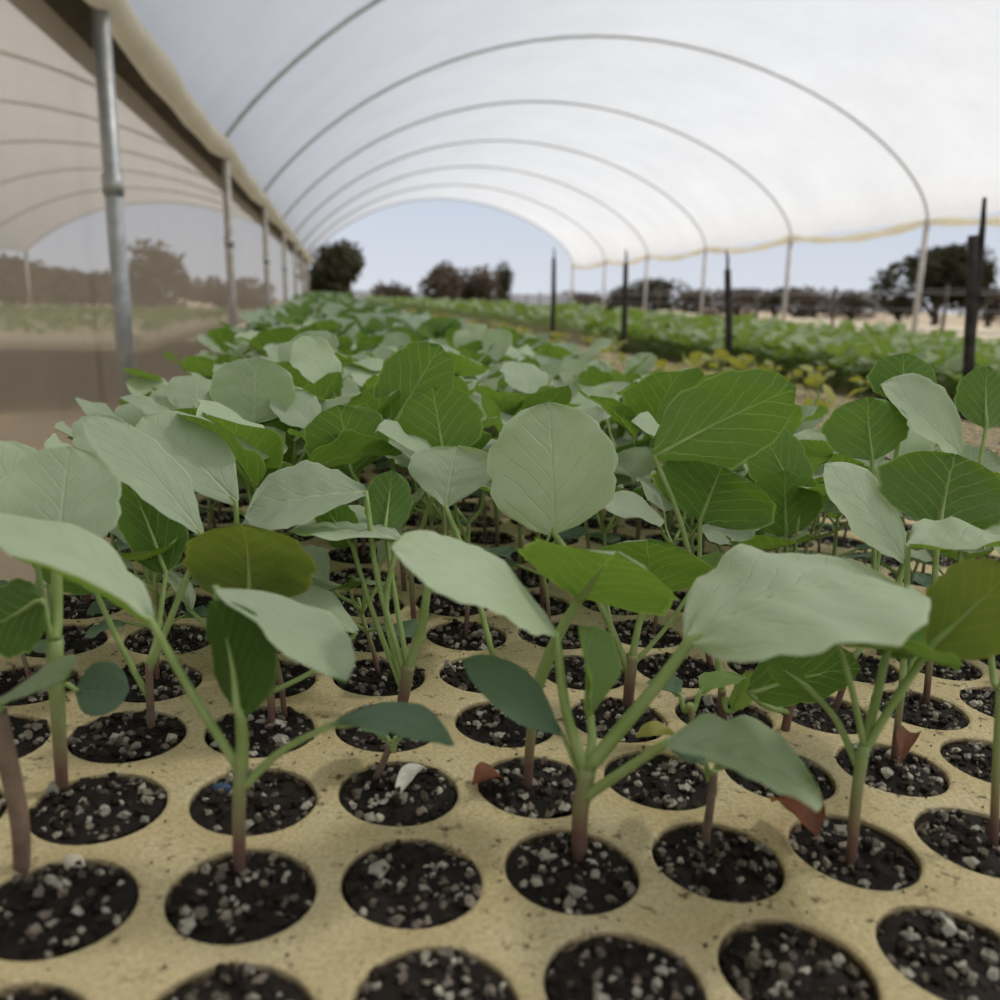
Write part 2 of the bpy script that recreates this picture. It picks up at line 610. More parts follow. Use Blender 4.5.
# left side: gutter, lumpy folded film, posts, net
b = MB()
prof = [(XL + dx, ZL + dz) for dx, dz in [(-0.31, 0.12), (-0.25, -0.03), (-0.15, -0.07), (-0.01, -0.01), (0.0, 0.005), (-0.15, -0.04), (-0.235, 0.00), (-0.295, 0.13)]]  # trough made wide so its dark colour stands in for valley shade
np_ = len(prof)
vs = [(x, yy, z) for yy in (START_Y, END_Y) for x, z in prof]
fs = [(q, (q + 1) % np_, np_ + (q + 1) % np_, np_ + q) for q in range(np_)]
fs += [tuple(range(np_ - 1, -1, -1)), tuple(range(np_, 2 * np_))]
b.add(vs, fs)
tag(b.build('roof_gutter_shade', M['gutter'], smooth=False), 'roof gutter along the valley over the net, widened and coloured dark brown as shade', 'gutter')
b = MB()
pts, rad = [], []
for q in range(0, 241):
    y = START_Y + (END_Y - START_Y) * q / 240
    wv = noise.noise((y * 1.3, 0, 7))
    pts.append((XL + 0.04 + 0.02 * wv, y, ZL - 0.02 + 0.03 * noise.noise((y * 0.9, 4, 0)) - 0.03 * abs(math.sin(math.pi * y / 3))))
    rad.append(0.055 + 0.022 * noise.noise((y * 1.7, 2, 2)))
b.tube(pts, rad, 10)
tag(b.build('folded_film_edge', M['rolled']), 'cream folded plastic film lumped along the left gutter', 'film')

post_words = {3: 'tall grey steel post, leftmost one in front of the net', 6: 'pale steel post under the gutter corner, second from the left',
              9: 'pale steel post close behind the second one, third from the left'}
for y in (3, 6, 9, 12, 15, 18, 21):
    e = empty('gutter_post', (XL + 0.03, y, 0), post_words.get(y, 'thin distant steel post along the net wall'), 'post', 'posts along the net')
    MB().tube([(0, 0, 0), (0, 0, ZL - 0.04)], 0.026, 12).build('pole', M['steel'] if y == 3 else M['steel_brown'], e)
    MB().tube([(0, 0, 1.30), (0, 0, 1.36)], 0.031, 12).build('clamp', M['steel'], e)
b = MB()
vs, fs, uv = [], [], []
ny, nz = 60, 10
for iy in range(ny + 1):
    y = START_Y + (END_Y - START_Y) * iy / ny
    for iz in range(nz + 1):
        z = (ZL - 0.12) * iz / nz
        vs.append((XL - 0.05 + 0.012 * noise.noise((y * 0.8, z * 1.2, 0)), y, z))
        uv.append((iy / ny, iz / nz))
for iy in range(ny):
    for iz in range(nz):
        q = iy * (nz + 1) + iz
        fs.append((q, q + 1, q + nz + 2, q + nz + 1))
b.add(vs, fs, uv)
tag(b.build('wall_left', M['net']), kind='structure')

# the neighbouring tunnel on the left
NXL, NXR = -7.5, XL - 0.29
film_n = film('ceiling_neighbour', M['film_old'], NXL, 1.85, NXR, ZL + 0.11, 1.25, START_Y, END_Y)
tag(film_n, kind='structure')
for y in (3, 6, 9, 12, 15, 18, 21, 24):
    e = empty('roof_hoop', (NXL, y, 1.85), 'brown tinted roof hoop seen through the net in the next tunnel', 'hoop', 'hoops of the next tunnel')
    b = MB().tube([(arch(NXL, 1.85, NXR, ZL + 0.11, 1.25, a / 30)[0], y, arch(NXL, 1.85, NXR, ZL + 0.11, 1.25, a / 30)[1]) for a in range(31)], 0.018, 8)
    b.build('bent_pipe', M['hoop'], e, off=(NXL, y, 1.85))
    MB().tube([(NXL, y, 0), (NXL, y, 1.87)], 0.03, 8).build('leg', M['steel_brown'], e, off=(NXL, y, 1.85))
# its bench
e = empty('seedling_bench', (-3.8, 8.0, 0), 'pale edged seedling bench on legs, seen through the brown net', 'bench')
off = (-3.8, 8.0, 0)
MB().box((-6.4, 8.0, 0.52), (-1.62, 20, 0.585)).build('bench_top', M['pale'], e, off=off, smooth=False)
b = MB()
vs = []
pts = [(-6.4, 7.97, 0.595), (-4, 7.965, 0.60), (-2.1, 7.975, 0.595), (-1.72, 8.15, 0.60), (-1.6, 8.7, 0.6), (-1.6, 20, 0.6)]
for x, y, z in smooth_path(pts, 5):
    vs.append((x, y, z - 0.055))
    vs.append((x, y, z + 0.055))
b.add(vs, [(2 * q, 2 * q + 2, 2 * q + 3, 2 * q + 1) for q in range(len(vs) // 2 - 1)])
lip = b.build('edge_sheet', M['rolled'], e, off=off)
sm = lip.modifiers.new('thick', 'SOLIDIFY')
sm.thickness = 0.012
for lx in (-6.1, -5.4, -4.7, -4.1, -3.35, -2.85, -2.35, -1.75):
    MB().tube([(lx, 8.1, 0), (lx + 0.02, 8.1, 0.53)], 0.032, 7).build('leg', M['stake'], e, off=off)
for lx in (-6.1, -4.1, -1.75):
    MB().tube([(lx, 14.1, 0), (lx, 14.1, 0.53)], 0.035, 7).build('leg', M['stake'], e, off=off)


# ------------------------------------------------------------------ outside: trees, fence
def tree(name, x, y, w, h, trunk_h, mat, label, group, n=2600, seed=0, flat=1.0, parts=True):
    rr = random.Random(seed)
    e = empty(name, (x, y, 0), label, 'tree', group)
    b = MB()
    lobes = []
    for k in range(9):
        a = rr.uniform(0, 2 * math.pi)
        q = rr.uniform(0.1, 0.62)
        lobes.append((math.cos(a) * q * w / 2, math.sin(a) * q * w / 2, rr.uniform(trunk_h + 0.2 * (h - trunk_h), h - 0.28 * (h - trunk_h)), rr.uniform(0.22, 0.36)))
    vs, fs = [], []
    for k in range(n):
        cx, cy, cz, rad = lobes[k % 9]
        d = Vector((rr.gauss(0, 1), rr.gauss(0, 1), rr.gauss(0, 1))).normalized() * rr.uniform(0.25, 1) ** 0.5
        p = Vector((cx + d.x * rad * w, cy + d.y * rad * w, cz + d.z * rad * (h - trunk_h) * 0.95 * flat))
        if p.z > h:
            p.z = h - rr.uniform(0, 0.2)
        if p.z < trunk_h * 0.8:
            p.z = trunk_h * 0.8 + rr.uniform(0, 0.3)
        s = rr.uniform(0.035, 0.075) * (w + h) * 0.5
        u = Vector((rr.gauss(0, 1), rr.gauss(0, 1), rr.gauss(0, 1))).normalized()
        t = u.orthogonal().normalized()
        o = len(vs)
        vs += [p - u * s, p + t * s * 0.45, p + u * s, p - t * s * 0.45]
        fs.append((o, o + 1, o + 2, o + 3))
    b.add(vs, fs)
    b.build('crown', mat, e)
    b = MB()
    b.tube([(0, 0, 0), (0.03 * w, 0, trunk_h * 0.6), (0, 0.02 * w, trunk_h + 0.3 * (h - trunk_h)), (0.02 * w, 0, trunk_h + 0.6 * (h - trunk_h))], [0.045 * w, 0.035 * w, 0.028 * w, 0.012 * w], 8)
    for k in range(4):
        cx, cy, cz, _ = lobes[k]
        b.tube([(0, 0, trunk_h * 0.75), (cx * 0.5, cy * 0.5, (trunk_h + cz) / 2), (cx, cy, cz)], [0.024 * w, 0.016 * w, 0.006 * w], 6)
    b.build('trunk', M['bark'], e)
    return e


def ground_at(px, d):
    """world x of picture column px at distance d along y, near the horizon"""
    v = ray(px, 300)
    return CAM.x + v.x / v.y * d


tree('broad_tree', ground_at(333, 40), 40, 3.0, 3.55, 0.25, M['tree_dark'], 'dark broad tree showing at the left of the open tunnel end', 'trees beyond the tunnel end', seed=1)
tree('low_bush', ground_at(396, 44), 44, 2.3, 1.95, 0.2, M['tree_brown'], 'low brown bush behind the pale fence at the tunnel end', 'trees beyond the tunnel end', n=1200, seed=2)
tree('round_bush', ground_at(446, 42), 42, 2.4, 2.75, 0.25, M['tree_brown'], 'brown bush at the left of the clump in the open tunnel end', 'trees beyond the tunnel end', n=1700, seed=3)
tree('round_bush', ground_at(474, 43), 43, 2.6, 2.65, 0.25, M['tree_brown'], 'brown bush in the middle of the clump in the open tunnel end', 'trees beyond the tunnel end', n=1700, seed=4)
tree('slim_tree', ground_at(503, 46), 46, 1.2, 2.95, 0.25, M['tree_dark'], 'slim dark tree at the right of the clump in the open tunnel end', 'trees beyond the tunnel end', n=1200, seed=5)
tree('broad_tree', ground_at(935, 30), 30, 4.0, 3.6, 0.9, M['tree_dark'], 'big dark tree behind the right hoop leg and dark stake', 'trees along the open side', n=3600, seed=6)
for k, (px, d, w, h) in enumerate([(655, 48, 3.6, 2.4), (700, 55, 4.2, 1.9), (738, 52, 3.6, 2.0), (775, 58, 4.0, 2.5), (815, 54, 4.2, 2.2), (852, 56, 4.2, 2.3),
                                   (620, 52, 3.4, 2.0), (990, 44, 4.0, 2.2), (585, 60, 4, 2.0), (900, 60, 5.0, 2.0)]):
    tree('scrub_bush', ground_at(px, d), d, w, h, 0.2, M['tree_brown'] if k % 3 else M['tree_dark'], 'brown scrub bush in the blurred row along the open right side', 'scrub along the open side', n=1300, seed=20 + k)
for k, (px, d, w, h) in enumerate([(150, 42, 3.9, 3.3), (60, 58, 6.0, 2.6), (10, 44, 4.5, 2.7), (225, 48, 5.0, 2.0), (100, 68, 6, 2.4)]):
    tree('scrub_bush', ground_at(px, d), d, w, h, 0.2, M['tree_brown'], ['rounded tree seen through the net beside the grey post', 'brown bush seen through the net beyond the next tunnel'][min(k, 1)],
         'bushes beyond the next tunnel' if k else None, n=1500, seed=40 + k)

# outside fence: posts with wires
def fence(label, x0, y0, x1, y1, n, h, wires, sheet=False):
    e = empty('wire_fence', (x0, y0, 0), label, 'fence')
    for k in range(n):
        t = k / (n - 1)
        x, y = x0 + (x1 - x0) * t, y0 + (y1 - y0) * t
        MB().tube([(x, y, 0), (x, y, h)], 0.03, 6).build('fence_post', M['bark'], e, off=(x0, y0, 0))
    for z in wires:
        MB().tube([(x0 + (x1 - x0) * q / 8, y0 + (y1 - y0) * q / 8, z - 0.03 * math.sin(math.pi * q / 4) ** 2) for q in range(9)], 0.007, 5).build('wire', M['wire'], e, off=(x0, y0, 0))
    if sheet:
        b = MB().box((min(x0, x1), y0 + 0.04, 0.15), (max(x0, x1), y0 + 0.06, h - 0.03))
        b.build('mesh_sheet', M['fence_mesh'], e, off=(x0, y0, 0), smooth=False)
    return e


M['fence_mesh'] = film_material('pale_fence_mesh', (0.60, 0.60, 0.62), 0.35, 0.4, 3)
fence('pale mesh fence low across the open tunnel end', ground_at(345, 50), 50, ground_at(570, 50), 50, 6, 1.30, [1.28], True)
fence('thin wire fence outside the open right side of the tunnel', 9.0, 6, 9.0, 40, 12, 1.35, [0.7, 1.0, 1.3])
b = MB()
b.tube([(XR, START_Y, 1.18), (XR, END_Y, 1.14)], 0.006, 5)
tag(b.build('side_wire', M['wire']), 'thin wire strung between the hoop legs on the open side', 'wire')
# pale shed-like low stack between the trees at the tunnel end
b = MB().box((-0.6, -0.3, 0), (0.6, 0.3, 0.80))
b.box((-0.65, -0.35, 0.80), (0.65, 0.35, 0.86))
o = b.build('ground_tank', M['pale'], loc=(ground_at(371, 30), 30, 0), smooth=False)
tag(o, 'pale low block beside the dark tree at the tunnel end', 'block')

# sandy mound strip outside on the right
b = MB()
vs, fs = [], []
for q in range(41):
    y = 12 + 30 * q / 40
    for s_ in range(7):
        t = s_ / 6
        vs.append((10.5 + 5 * t, y, 0.02 + 0.75 * math.sin(math.pi * t) * (0.75 + 0.5 * noise.noise((y * 0.25, t, 1))) * min(1, q / 4, (40 - q) / 4)))
for q in range(40):
    for s_ in range(6):
        a = q * 7 + s_
        fs.append((a, a + 1, a + 8, a + 7))
b.add(vs, fs)
M['sand'] = plain('sand_pale', (0.46, 0.37, 0.25), (0.58, 0.48, 0.34), 1.5, 0.95)
tag(b.build('sand_bank', M['sand']), 'pale sandy bank outside the open right side', 'bank', kind='thing')

# ------------------------------------------------------------------ seedling trays
HOLE_R = 0.0144


def tray_mesh(nx, ny):
    """foam tray: top plate with round tapering cells; origin at its centre on the top face"""
    b = MB()
    seg = 32
    P2 = PITCH / 2
    DEP = 0.045
    sqr = []
    for q in range(seg):
        a = 2 * math.pi * (q + 0.5) / seg
        c, s_ = math.cos(a), math.sin(a)
        k = P2 / max(abs(c), abs(s_))
        sqr.append((c * k, s_ * k, 0))
    # put exact corners in
    for q in range(seg):
        x, y, z = sqr[q]
        if abs(abs(x) - abs(y)) < 0.0034:
            sqr[q] = (math.copysign(P2, x), math.copysign(P2, y), 0)
    rings = [(HOLE_R + 0.0010, 0.0), (HOLE_R + 0.0003, -0.0003), (HOLE_R, -0.0012), (HOLE_R - 0.0012, -0.008), (0.006, -DEP + 0.003)]
    for i in range(nx):
        for j in range(ny):
            cx, cy = (i - (nx - 1) / 2) * PITCH, (j - (ny - 1) / 2) * PITCH
            vs = [(cx + x, cy + y, z) for x, y, z in sqr]
            jx = noise.noise((cx * 90, cy * 90, 0)) * 0.0005
            jy = noise.noise((cx * 90, cy * 90, 9)) * 0.0005
            for r, z in rings:
                for q in range(seg):
                    a = 2 * math.pi * (q + 0.5) / seg
                    rr = r * (1 + 0.012 * noise.noise((math.cos(a) * 1.3 + cx * 70, math.sin(a) * 1.3 + cy * 70, 1)))
                    vs.append((cx + jx + math.cos(a) * rr, cy + jy + math.sin(a) * rr, z))
            fs = []
            for k in range(len(rings)):
                for q in range(seg):
                    a, c = k * seg + q, k * seg + (q + 1) % seg
                    fs.append((a, c, c + seg, a + seg))
            fs.append(tuple(len(rings) * seg + q for q in range(seg)))
            b.add(vs, fs)
    X, Y = nx * P2 - 0.0004, ny * P2 - 0.0004
    vs = [(-X, -Y, 0), (X, -Y, 0), (X, Y, 0), (-X, Y, 0)]
    vs += [(x * 0.985, y * 0.985, -DEP) for x, y, _ in vs]
    b.add(vs, [(0, 4, 5, 1), (1, 5, 6, 2), (2, 6, 7, 3), (3, 7, 4, 0), (4, 7, 6, 5)])
    return b.mesh('foam_tray', M['foam'], smooth=False)


def chunk(b, c, r, rr, col):
    """a small angular grain"""
    t = [Vector((rr.gauss(0, 1), rr.gauss(0, 1), rr.gauss(0, 1))).normalized() for _ in range(3)]
    ax = [r * rr.uniform(0.6, 1.35), r * rr.uniform(0.6, 1.1), r * rr.uniform(0.5, 0.9)]
    m = Matrix.Rotation(rr.uniform(0, 6.28), 3, t[0])
    base = [(1, 0, 0), (-1, 0, 0), (0, 1, 0), (0, -1, 0), (0, 0, 1), (0, 0, -1), (.62, .62, .62), (-.62, .62, .55), (-.6, -.6, .62), (.6, -.62, .6)]
    vs = []
    for x, y, z in base:
        k = rr.uniform(0.8, 1.2)
        vs.append(c + m @ Vector((x * ax[0] * k, y * ax[1] * k, z * ax[2] * k)))
    fs = [(0, 2, 6), (2, 4, 6), (4, 0, 6), (2, 1, 7), (1, 4, 7), (4, 2, 7), (1, 3, 8), (3, 4, 8), (4, 1, 8), (3, 0, 9), (0, 4, 9), (4, 3, 9), (0, 5, 2), (2, 5, 1), (1, 5, 3), (3, 5, 0)]
    b.add(vs, fs, None, 0, col)


def soil_mesh(nx, ny, seed, dense=True):
    rr = random.Random(seed)
    b = MB()
    for i in range(nx):
        for j in range(ny):
            cx, cy = (i - (nx - 1) / 2) * PITCH, (j - (ny - 1) / 2) * PITCH
            lvl = rr.uniform(-0.0022, -0.0006)
            dish = rr.uniform(-0.0008, 0.0018)
            ph = rr.uniform(0, 50)
            nr, ns = (5, 22) if dense else (2, 12)
            vs, fs = [Vector((cx, cy, lvl + 0.001))], []

            def zz(x, y):
                d = math.hypot(x - cx, y - cy) / HOLE_R
                return lvl - dish * (d * d - 0.5) * 0.8 + 0.0020 * noise.noise((x * 210 + ph, y * 210, 0)) + 0.0009 * noise.noise((x * 520 + ph, y * 520, 5))
            for r in range(1, nr + 1):
                for q in range(ns):
                    a = 2 * math.pi * q / ns
                    rad = (HOLE_R - 0.0004) * r / nr
                    x, y = cx + math.cos(a) * rad, cy + math.sin(a) * rad
                    vs.append(Vector((x, y, zz(x, y))))
            for q in range(ns):
                fs.append((0, 1 + q, 1 + (q + 1) % ns))
            for r in range(nr - 1):
                for q in range(ns):
                    a, c = 1 + r * ns + q, 1 + r * ns + (q + 1) % ns
                    fs.append((a, a + ns, c + ns, c))
            k = rr.uniform(0.7, 1.2)
            b.add(vs, fs, None, 0, (0.013 * k, 0.009 * k, 0.007 * k, 1))
            for _ in range(120 if dense else 14):
                a, rad = rr.uniform(0, 6.28), HOLE_R * 0.95 * math.sqrt(rr.random())
                x, y = cx + math.cos(a) * rad, cy + math.sin(a) * rad
                w = rr.random()
                if w < 0.46:
                    t = rr.uniform(0.5, 1.5)
                    col = (0.028 * t, 0.018 * t, 0.012 * t, 1)
                    r = rr.uniform(0.0006, 0.0016)
                elif w < 0.80:
                    t = rr.uniform(0.5, 1.6)
                    col = (0.27 * t, 0.225 * t, 0.175 * t, 1)
                    r = rr.uniform(0.0005, 0.0016)
                else:
                    t = rr.uniform(0.7, 1.1)
                    col = (0.74 * t, 0.69 * t, 0.56 * t, 1)
                    r = rr.uniform(0.0005, 0.0015) * (1.6 if rr.random() < 0.12 else 1)
                chunk(b, Vector((x, y, zz(x, y) + r * 0.3)), r, rr, col)
            # crumbs on the rim
            for _ in range(5 if dense else 0):
                a, rad = rr.uniform(0, 6.28), rr.uniform(HOLE_R + 0.0004, HOLE_R + 0.0045)
                t = rr.uniform(0.6, 1.6)
                chunk(b, Vector((cx + math.cos(a) * rad, cy + math.sin(a) * rad, 0.0002)), rr.uniform(0.00015, 0.00045), rr, (0.05 * t, 0.032 * t, 0.02 * t, 1))
    return b.mesh('potting_mix', M['soil'], smooth=False, color=True)


TR = tray_mesh(20, 10)
SOIL = [soil_mesh(20, 10, 3), soil_mesh(20, 10, 4)]
SOIL_LOW = soil_mesh(20, 10, 5, False)
I0 = -1
NCOL = 12
XC = X0 + (I0 + 9.5) * PITCH
tray_words = ['tan foam seedling tray with dark soil cells, filling the picture bottom under the sharp stems',
              'tan foam seedling tray under the crowded leaves behind the front one']
for k, j0 in enumerate((-11, -1, 9, 19, 29, 39)):
    o = bpy.data.objects.new('seedling_tray', TR)
    COL.objects.link(o)
    yc = Y0 + (j0 + 4.5) * PITCH
    o.matrix_world = BEDR @ Matrix.Translation((XC, yc, 0))
    tag(o, tray_words[0] if k == 1 else (tray_words[1] if k == 2 else 'tan foam seedling tray hidden under the leaf rows of the bench'), 'tray', 'foam trays of the long bench')
    s_ = bpy.data.objects.new('potting_mix', SOIL[k % 2] if 1 <= k <= 2 else SOIL_LOW)
    COL.objects.link(s_)
    s_.matrix_world = o.matrix_world
    tag(s_, 'dark potting mix with pale grains filling the tray cells', 'soil', 'potting mix', 'stuff')
# bare trays: the tan strip on the right of the bed
TR2 = tray_mesh(10, 20)
SOIL2 = soil_mesh(10, 20, 8, False)
XS = X0 + (I0 + 20 + 4.5) * PITCH + 0.004
for k in range(12):
    yc = -0.10 + 0.34 + 0.684 * k
    o = bpy.data.objects.new('seedling_tray', TR2)
    COL.objects.link(o)
    o.matrix_world = BEDR @ Matrix.Translation((XS, yc, 0))
    tag(o, 'nearly bare tan foam tray in the strip beside the leafy bed', 'tray', 'bare trays in the strip')
    s_ = bpy.data.objects.new('potting_mix', SOIL2)
    COL.objects.link(s_)
    s_.matrix_world = o.matrix_world
    tag(s_, 'pale dry potting mix in the bare strip of trays', 'soil', 'potting mix of the strip', 'stuff')

# benches that carry the trays
BX0, BX1 = XC - 0.36, XS + 0.19


def bench(label, x0, x1, y0, y1, zt, rails, legs_y):
    e = empty('seedling_bench', (0, 0, 0), label, 'bench')
    e.matrix_world = BEDR
    MB().box((x0, y0, zt - 0.02), (x1, y1, zt)).build('bench_top', M['wood'], e, smooth=False)
    for x in rails:
        MB().box((x - 0.02, y0, zt - 0.09), (x + 0.02, y1, zt - 0.02)).build('rail', M['wood'], e, smooth=False)
        for y in legs_y:
            h = (TRAY_Z - math.tan(TAU) * x) + zt - 0.09
            MB().tube([(x, y, zt - 0.02), (x, y, zt - 0.09 - h + 0.01)], 0.03, 8).build('leg', M['wood'], e)
    return e


bench('long wooden bench carrying the foam trays of the leafy bed', BX0, BX1, -0.5, 20.6, -0.0455, (BX0 + 0.05, (BX0 + BX1) / 2, BX1 - 0.05), (0, 2.5, 5, 10, 15, 20))
RX0 = BX1 + 0.10
bench('second wooden bench carrying the yellow green seedling bed on the right', RX0, RX0 + 2.6, 0.9, 20.6, -0.015, (RX0 + 0.06, RX0 + 1.3, RX0 + 2.5), (1.0, 5, 10, 15, 20))

# ------------------------------------------------------------------ seedlings
PROFILES = {
    'round': [(0, .09), (.06, .42), (.15, .72), (.28, .93), (.42, 1.0), (.58, 1.0), (.72, .90), (.84, .73), (.92, .53), (.965, .34), (.99, .16), (1, .03)],
    'oval': [(0, .08), (.08, .30), (.2, .62), (.35, .90), (.5, 1.0), (.65, .97), (.78, .83), (.88, .62), (.94, .42), (.98, .22), (1, .03)],
    'fan': [(0, .08), (.10, .34), (.25, .68), (.4, .90), (.55, 1.0), (.7, .98), (.82, .84), (.91, .62), (.96, .40), (.985, .22), (1, .03)],
    'half': [(0, .30), (.15, .80), (.35, .98), (.55, 1.0), (.75, .98), (.9, .92), (1, .80)],
}


def profile(kind, v):
    P = PROFILES[kind]
    for (a, wa), (b_, wb_) in zip(P, P[1:]):
        if v <= b_:
            t = (v - a) / (b_ - a)
            t = t * t * (3 - 2 * t) * 0.4 + t * 0.6
            return wa + (wb_ - wa) * t
    return P[-1][1]


def leaf_geo(b, B, T, S, nrm, kind='round', bow=0.06, cup=0.12, ripple=0.05, seed=0, nu=12, nv=18, mat=0, teeth=1.0, fold=0.0):
    """B base, T tip, S half-width vector, nrm = upper side direction"""
    rr = random.Random(seed)
    B, T, S = Vector(B), Vector(T), Vector(S)
    a = T - B
    L = a.length
    S = S - a * (S.dot(a) / a.dot(a))
    hw = S.length
    n = a.cross(S).normalized()
    flip = n.dot(nrm) < 0
    if flip:
        n = -n
    ph = [rr.uniform(0, 6.28) for _ in range(8)]
    asym = rr.uniform(-0.06, 0.06)
    vs, uv, fs = [], [], []
    vv = [(k / nv) for k in range(nv + 1)]
    for v in vv:
        w0 = profile(kind, v)
        for q in range(nu + 1):
            u = -1 + 2 * q / nu
            sg = 0 if u < 0 else 1
            e_ = abs(u) ** 3
            w = w0 * (1 + e_ * teeth * (0.035 * math.sin(v * 19 + ph[sg]) + 0.022 * math.sin(v * 41 + ph[2 + sg]) + 0.012 * math.sin(v * 73 + ph[sg])) + asym * (1 if sg else -1))
            z = bow * L * 4 * v * (1 - v) + cup * hw * (u * u) * w0 + fold * hw * abs(u) * w0
            z += ripple * hw * (u * u) * (math.sin(v * 11 + ph[4 + sg]) * 0.6 + math.sin(v * 23 + ph[6 + sg]) * 0.25) * w0
            z += 0.018 * hw * math.sin(v * 34 - abs(u) * 7 + ph[4])* (1 - abs(u))
            z += 0.10 * hw * noise.noise((u * 1.7 + ph[0], v * 3.2, ph[1])) * (abs(u) ** 0.7)
            dv = 0.02 * math.sin(u * 9 + ph[5]) * e_
            vs.append(B + a * (v + dv * (1 - v)) + S * (u * w) + n * z)
            uv.append((0.5 + 0.5 * u * w0, v))
    for r in range(nv):
        for q in range(nu):
            i0 = r * (nu + 1) + q
            f = (i0, i0 + 1, i0 + nu + 2, i0 + nu + 1)
            fs.append(f)
    # orient faces so that the front is the upper side
    k = (nv // 2) * (nu + 1) + nu // 2
    fn = (vs[k + 1] - vs[k]).cross(vs[k + nu + 1] - vs[k])
    if fn.dot(n) < 0:
        fs = [tuple(reversed(f)) for f in fs]
    b.add(vs, fs, uv, mat, [(abs(-1 + 2 * q / nu), 0, 0, 1) for _ in vv for q in range(nu + 1)])


def px_leaf(root, b2, t2, hw, sdz=0.0, side='u', svec=None):
    """a leaf given by picture points with depths -> base, tip, half-width vector, upper direction"""
    B, T = at(*b2), at(*t2)
    mid = (B + T) / 2
    mx, my, mz = project(mid)
    if svec is None:
        dx, dy = t2[0] - b2[0], t2[1] - b2[1]
        L = math.hypot(dx, dy)
        sx, sy = -dy / L * hw, dx / L * hw
        if sy > 1e-6 or (abs(dx) < 1 and sx < 0):
            sx, sy = -sx, -sy
        if abs(dy) > 1.6 * abs(dx) and sx < 0:
            sx, sy = -sx, -sy
    else:
        sx, sy = svec
    S = at(mx + sx, my + sy, mz + sdz) - mid
    nrm = (T - B).cross(S).normalized()
    tocam = CAM - mid
    if (nrm.dot(tocam) > 0) != (side == 'u'):
        nrm = -nrm
    return B, T, S, nrm


seed_no = [100]


def ribbed(pts, B, T, S, nrm, r0, r1, bow):
    """petiole points and radii, carried on as the rib along the underside of the blade"""
    P = smooth_path(pts, 5)
    n = len(P)
    rad = [r0 + (r1 - r0) * k / (n - 1) for k in range(n)]
    a = Vector(T) - Vector(B)
    nn = a.cross(Vector(S)).normalized()
    if nn.dot(nrm) < 0:
        nn = -nn
    L = a.length
    for v in (0.08, 0.16, 0.26, 0.38, 0.52, 0.66):
        r = r1 * (1 - v / 0.72) * 0.85 + 0.00008
        P.append(Vector(B) + a * v + nn * (bow * L * 4 * v * (1 - v) - r * 1.0 - 0.00026))
        rad.append(r)
    return P, rad


def add_leaf(root, rloc, B, T, S, nrm, mat, pet=None, pr=(0.0011, 0.0008), name='leaf', pmat=None, **kw):
    seed_no[0] += 1
    b = MB()
    leaf_geo(b, B, T, S, nrm, seed=seed_no[0], **kw)
    lo = b.build(name, M[mat], root, off=rloc, color=True)
    if pet:
        pts, rad = ribbed(pet, B, T, S, nrm, 0.82 * pr[0], 0.82 * pr[1], kw.get('bow', 0.06))
        pb = MB().tube(pts, rad, 8)
        pb.build('petiole', M[pmat or 'petiole'], lo, off=rloc)
    return lo


def zplane(px, py, R0):
    """camera depth where the view ray of a picture point meets the upright plane through R0"""
    h = Vector((FW.x, FW.y, 0)).normalized()
    return (R0 - CAM).dot(h) / ray(px, py).dot(h)


def hand_plant(label, stem, leaves, rad=(0.0016, 0.0013), dz_top=0.0, group='large seedlings in the front rows', smat='stem'):
    """stem: picture points, the first one on the soil; leaves: dicts with picture points, depths relative to the root"""
    R0 = on_bed(*stem[0][:2], lower=0.004)
    z0 = project(R0)[2]
    e = empty('seedling', R0, label, 'seedling', group)
    n = len(stem)
    pts = [R0 - Vector((0, 0, 0.004)), R0]
    for k in range(1, n):
        q = stem[k]
        pts.append(at(q[0], q[1], zplane(q[0], q[1], R0) + (q[2] if len(q) > 2 else dz_top * k / (n - 1))))
    sp = smooth_path(pts, 6)
    m = len(sp)
    rad = (rad[0] * 0.84, rad[1] * 0.84)
    b = MB().tube(sp, [rad[0] + (rad[1] - rad[0]) * k / (m - 1) for k in range(m)], 10)
    b.build('stem', M[smat], e, off=R0)
    for L in leaves:
        L = dict(L)
        b2, t2 = L.pop('b'), L.pop('t')
        b2 = (b2[0], b2[1], zplane(b2[0], b2[1], R0) + b2[2])
        t2 = (t2[0], t2[1], zplane(t2[0], t2[1], R0) + t2[2])
        geo = px_leaf(e, b2, t2, L.pop('hw', 30), L.pop('sdz', 0.0), L.pop('side', 'u'), L.pop('s', None))
        pet = L.pop('p', None)
        if pet is None:
            top = sp[-1]
            B = geo[0]
            mid = (top + B) / 2 + Vector((0, 0, -0.003)) + (B - top) * -0.05
            pet = [top, mid, B]
        else:
            pp = []
            for k, q in enumerate(pet):
                f = k / len(pet)
                if k == 0:
                    # start on the stem itself, at the stem point nearest to the picture point
                    best = min(sp, key=lambda s_: (project(s_)[0] - q[0]) ** 2 + (project(s_)[1] - q[1]) ** 2)
                    pp.append(best)
                    zs = project(best)[2]
                else:
                    pp.append(at(q[0], q[1], zs + (b2[2] - zs) * f))
            pet = pp + [geo[0]]
        # run the petiole a little into the blade

        add_leaf(e, R0, *geo, L.pop('m', 'leaf'), pet, L.pop('pr', (0.0012, 0.0008)), L.pop('name', 'leaf'), **L)
    return e


HAND_CELLS = []


def HP(cells_, *a, **k):
    HAND_CELLS.extend(cells_)
    return hand_plant(*a, **k)


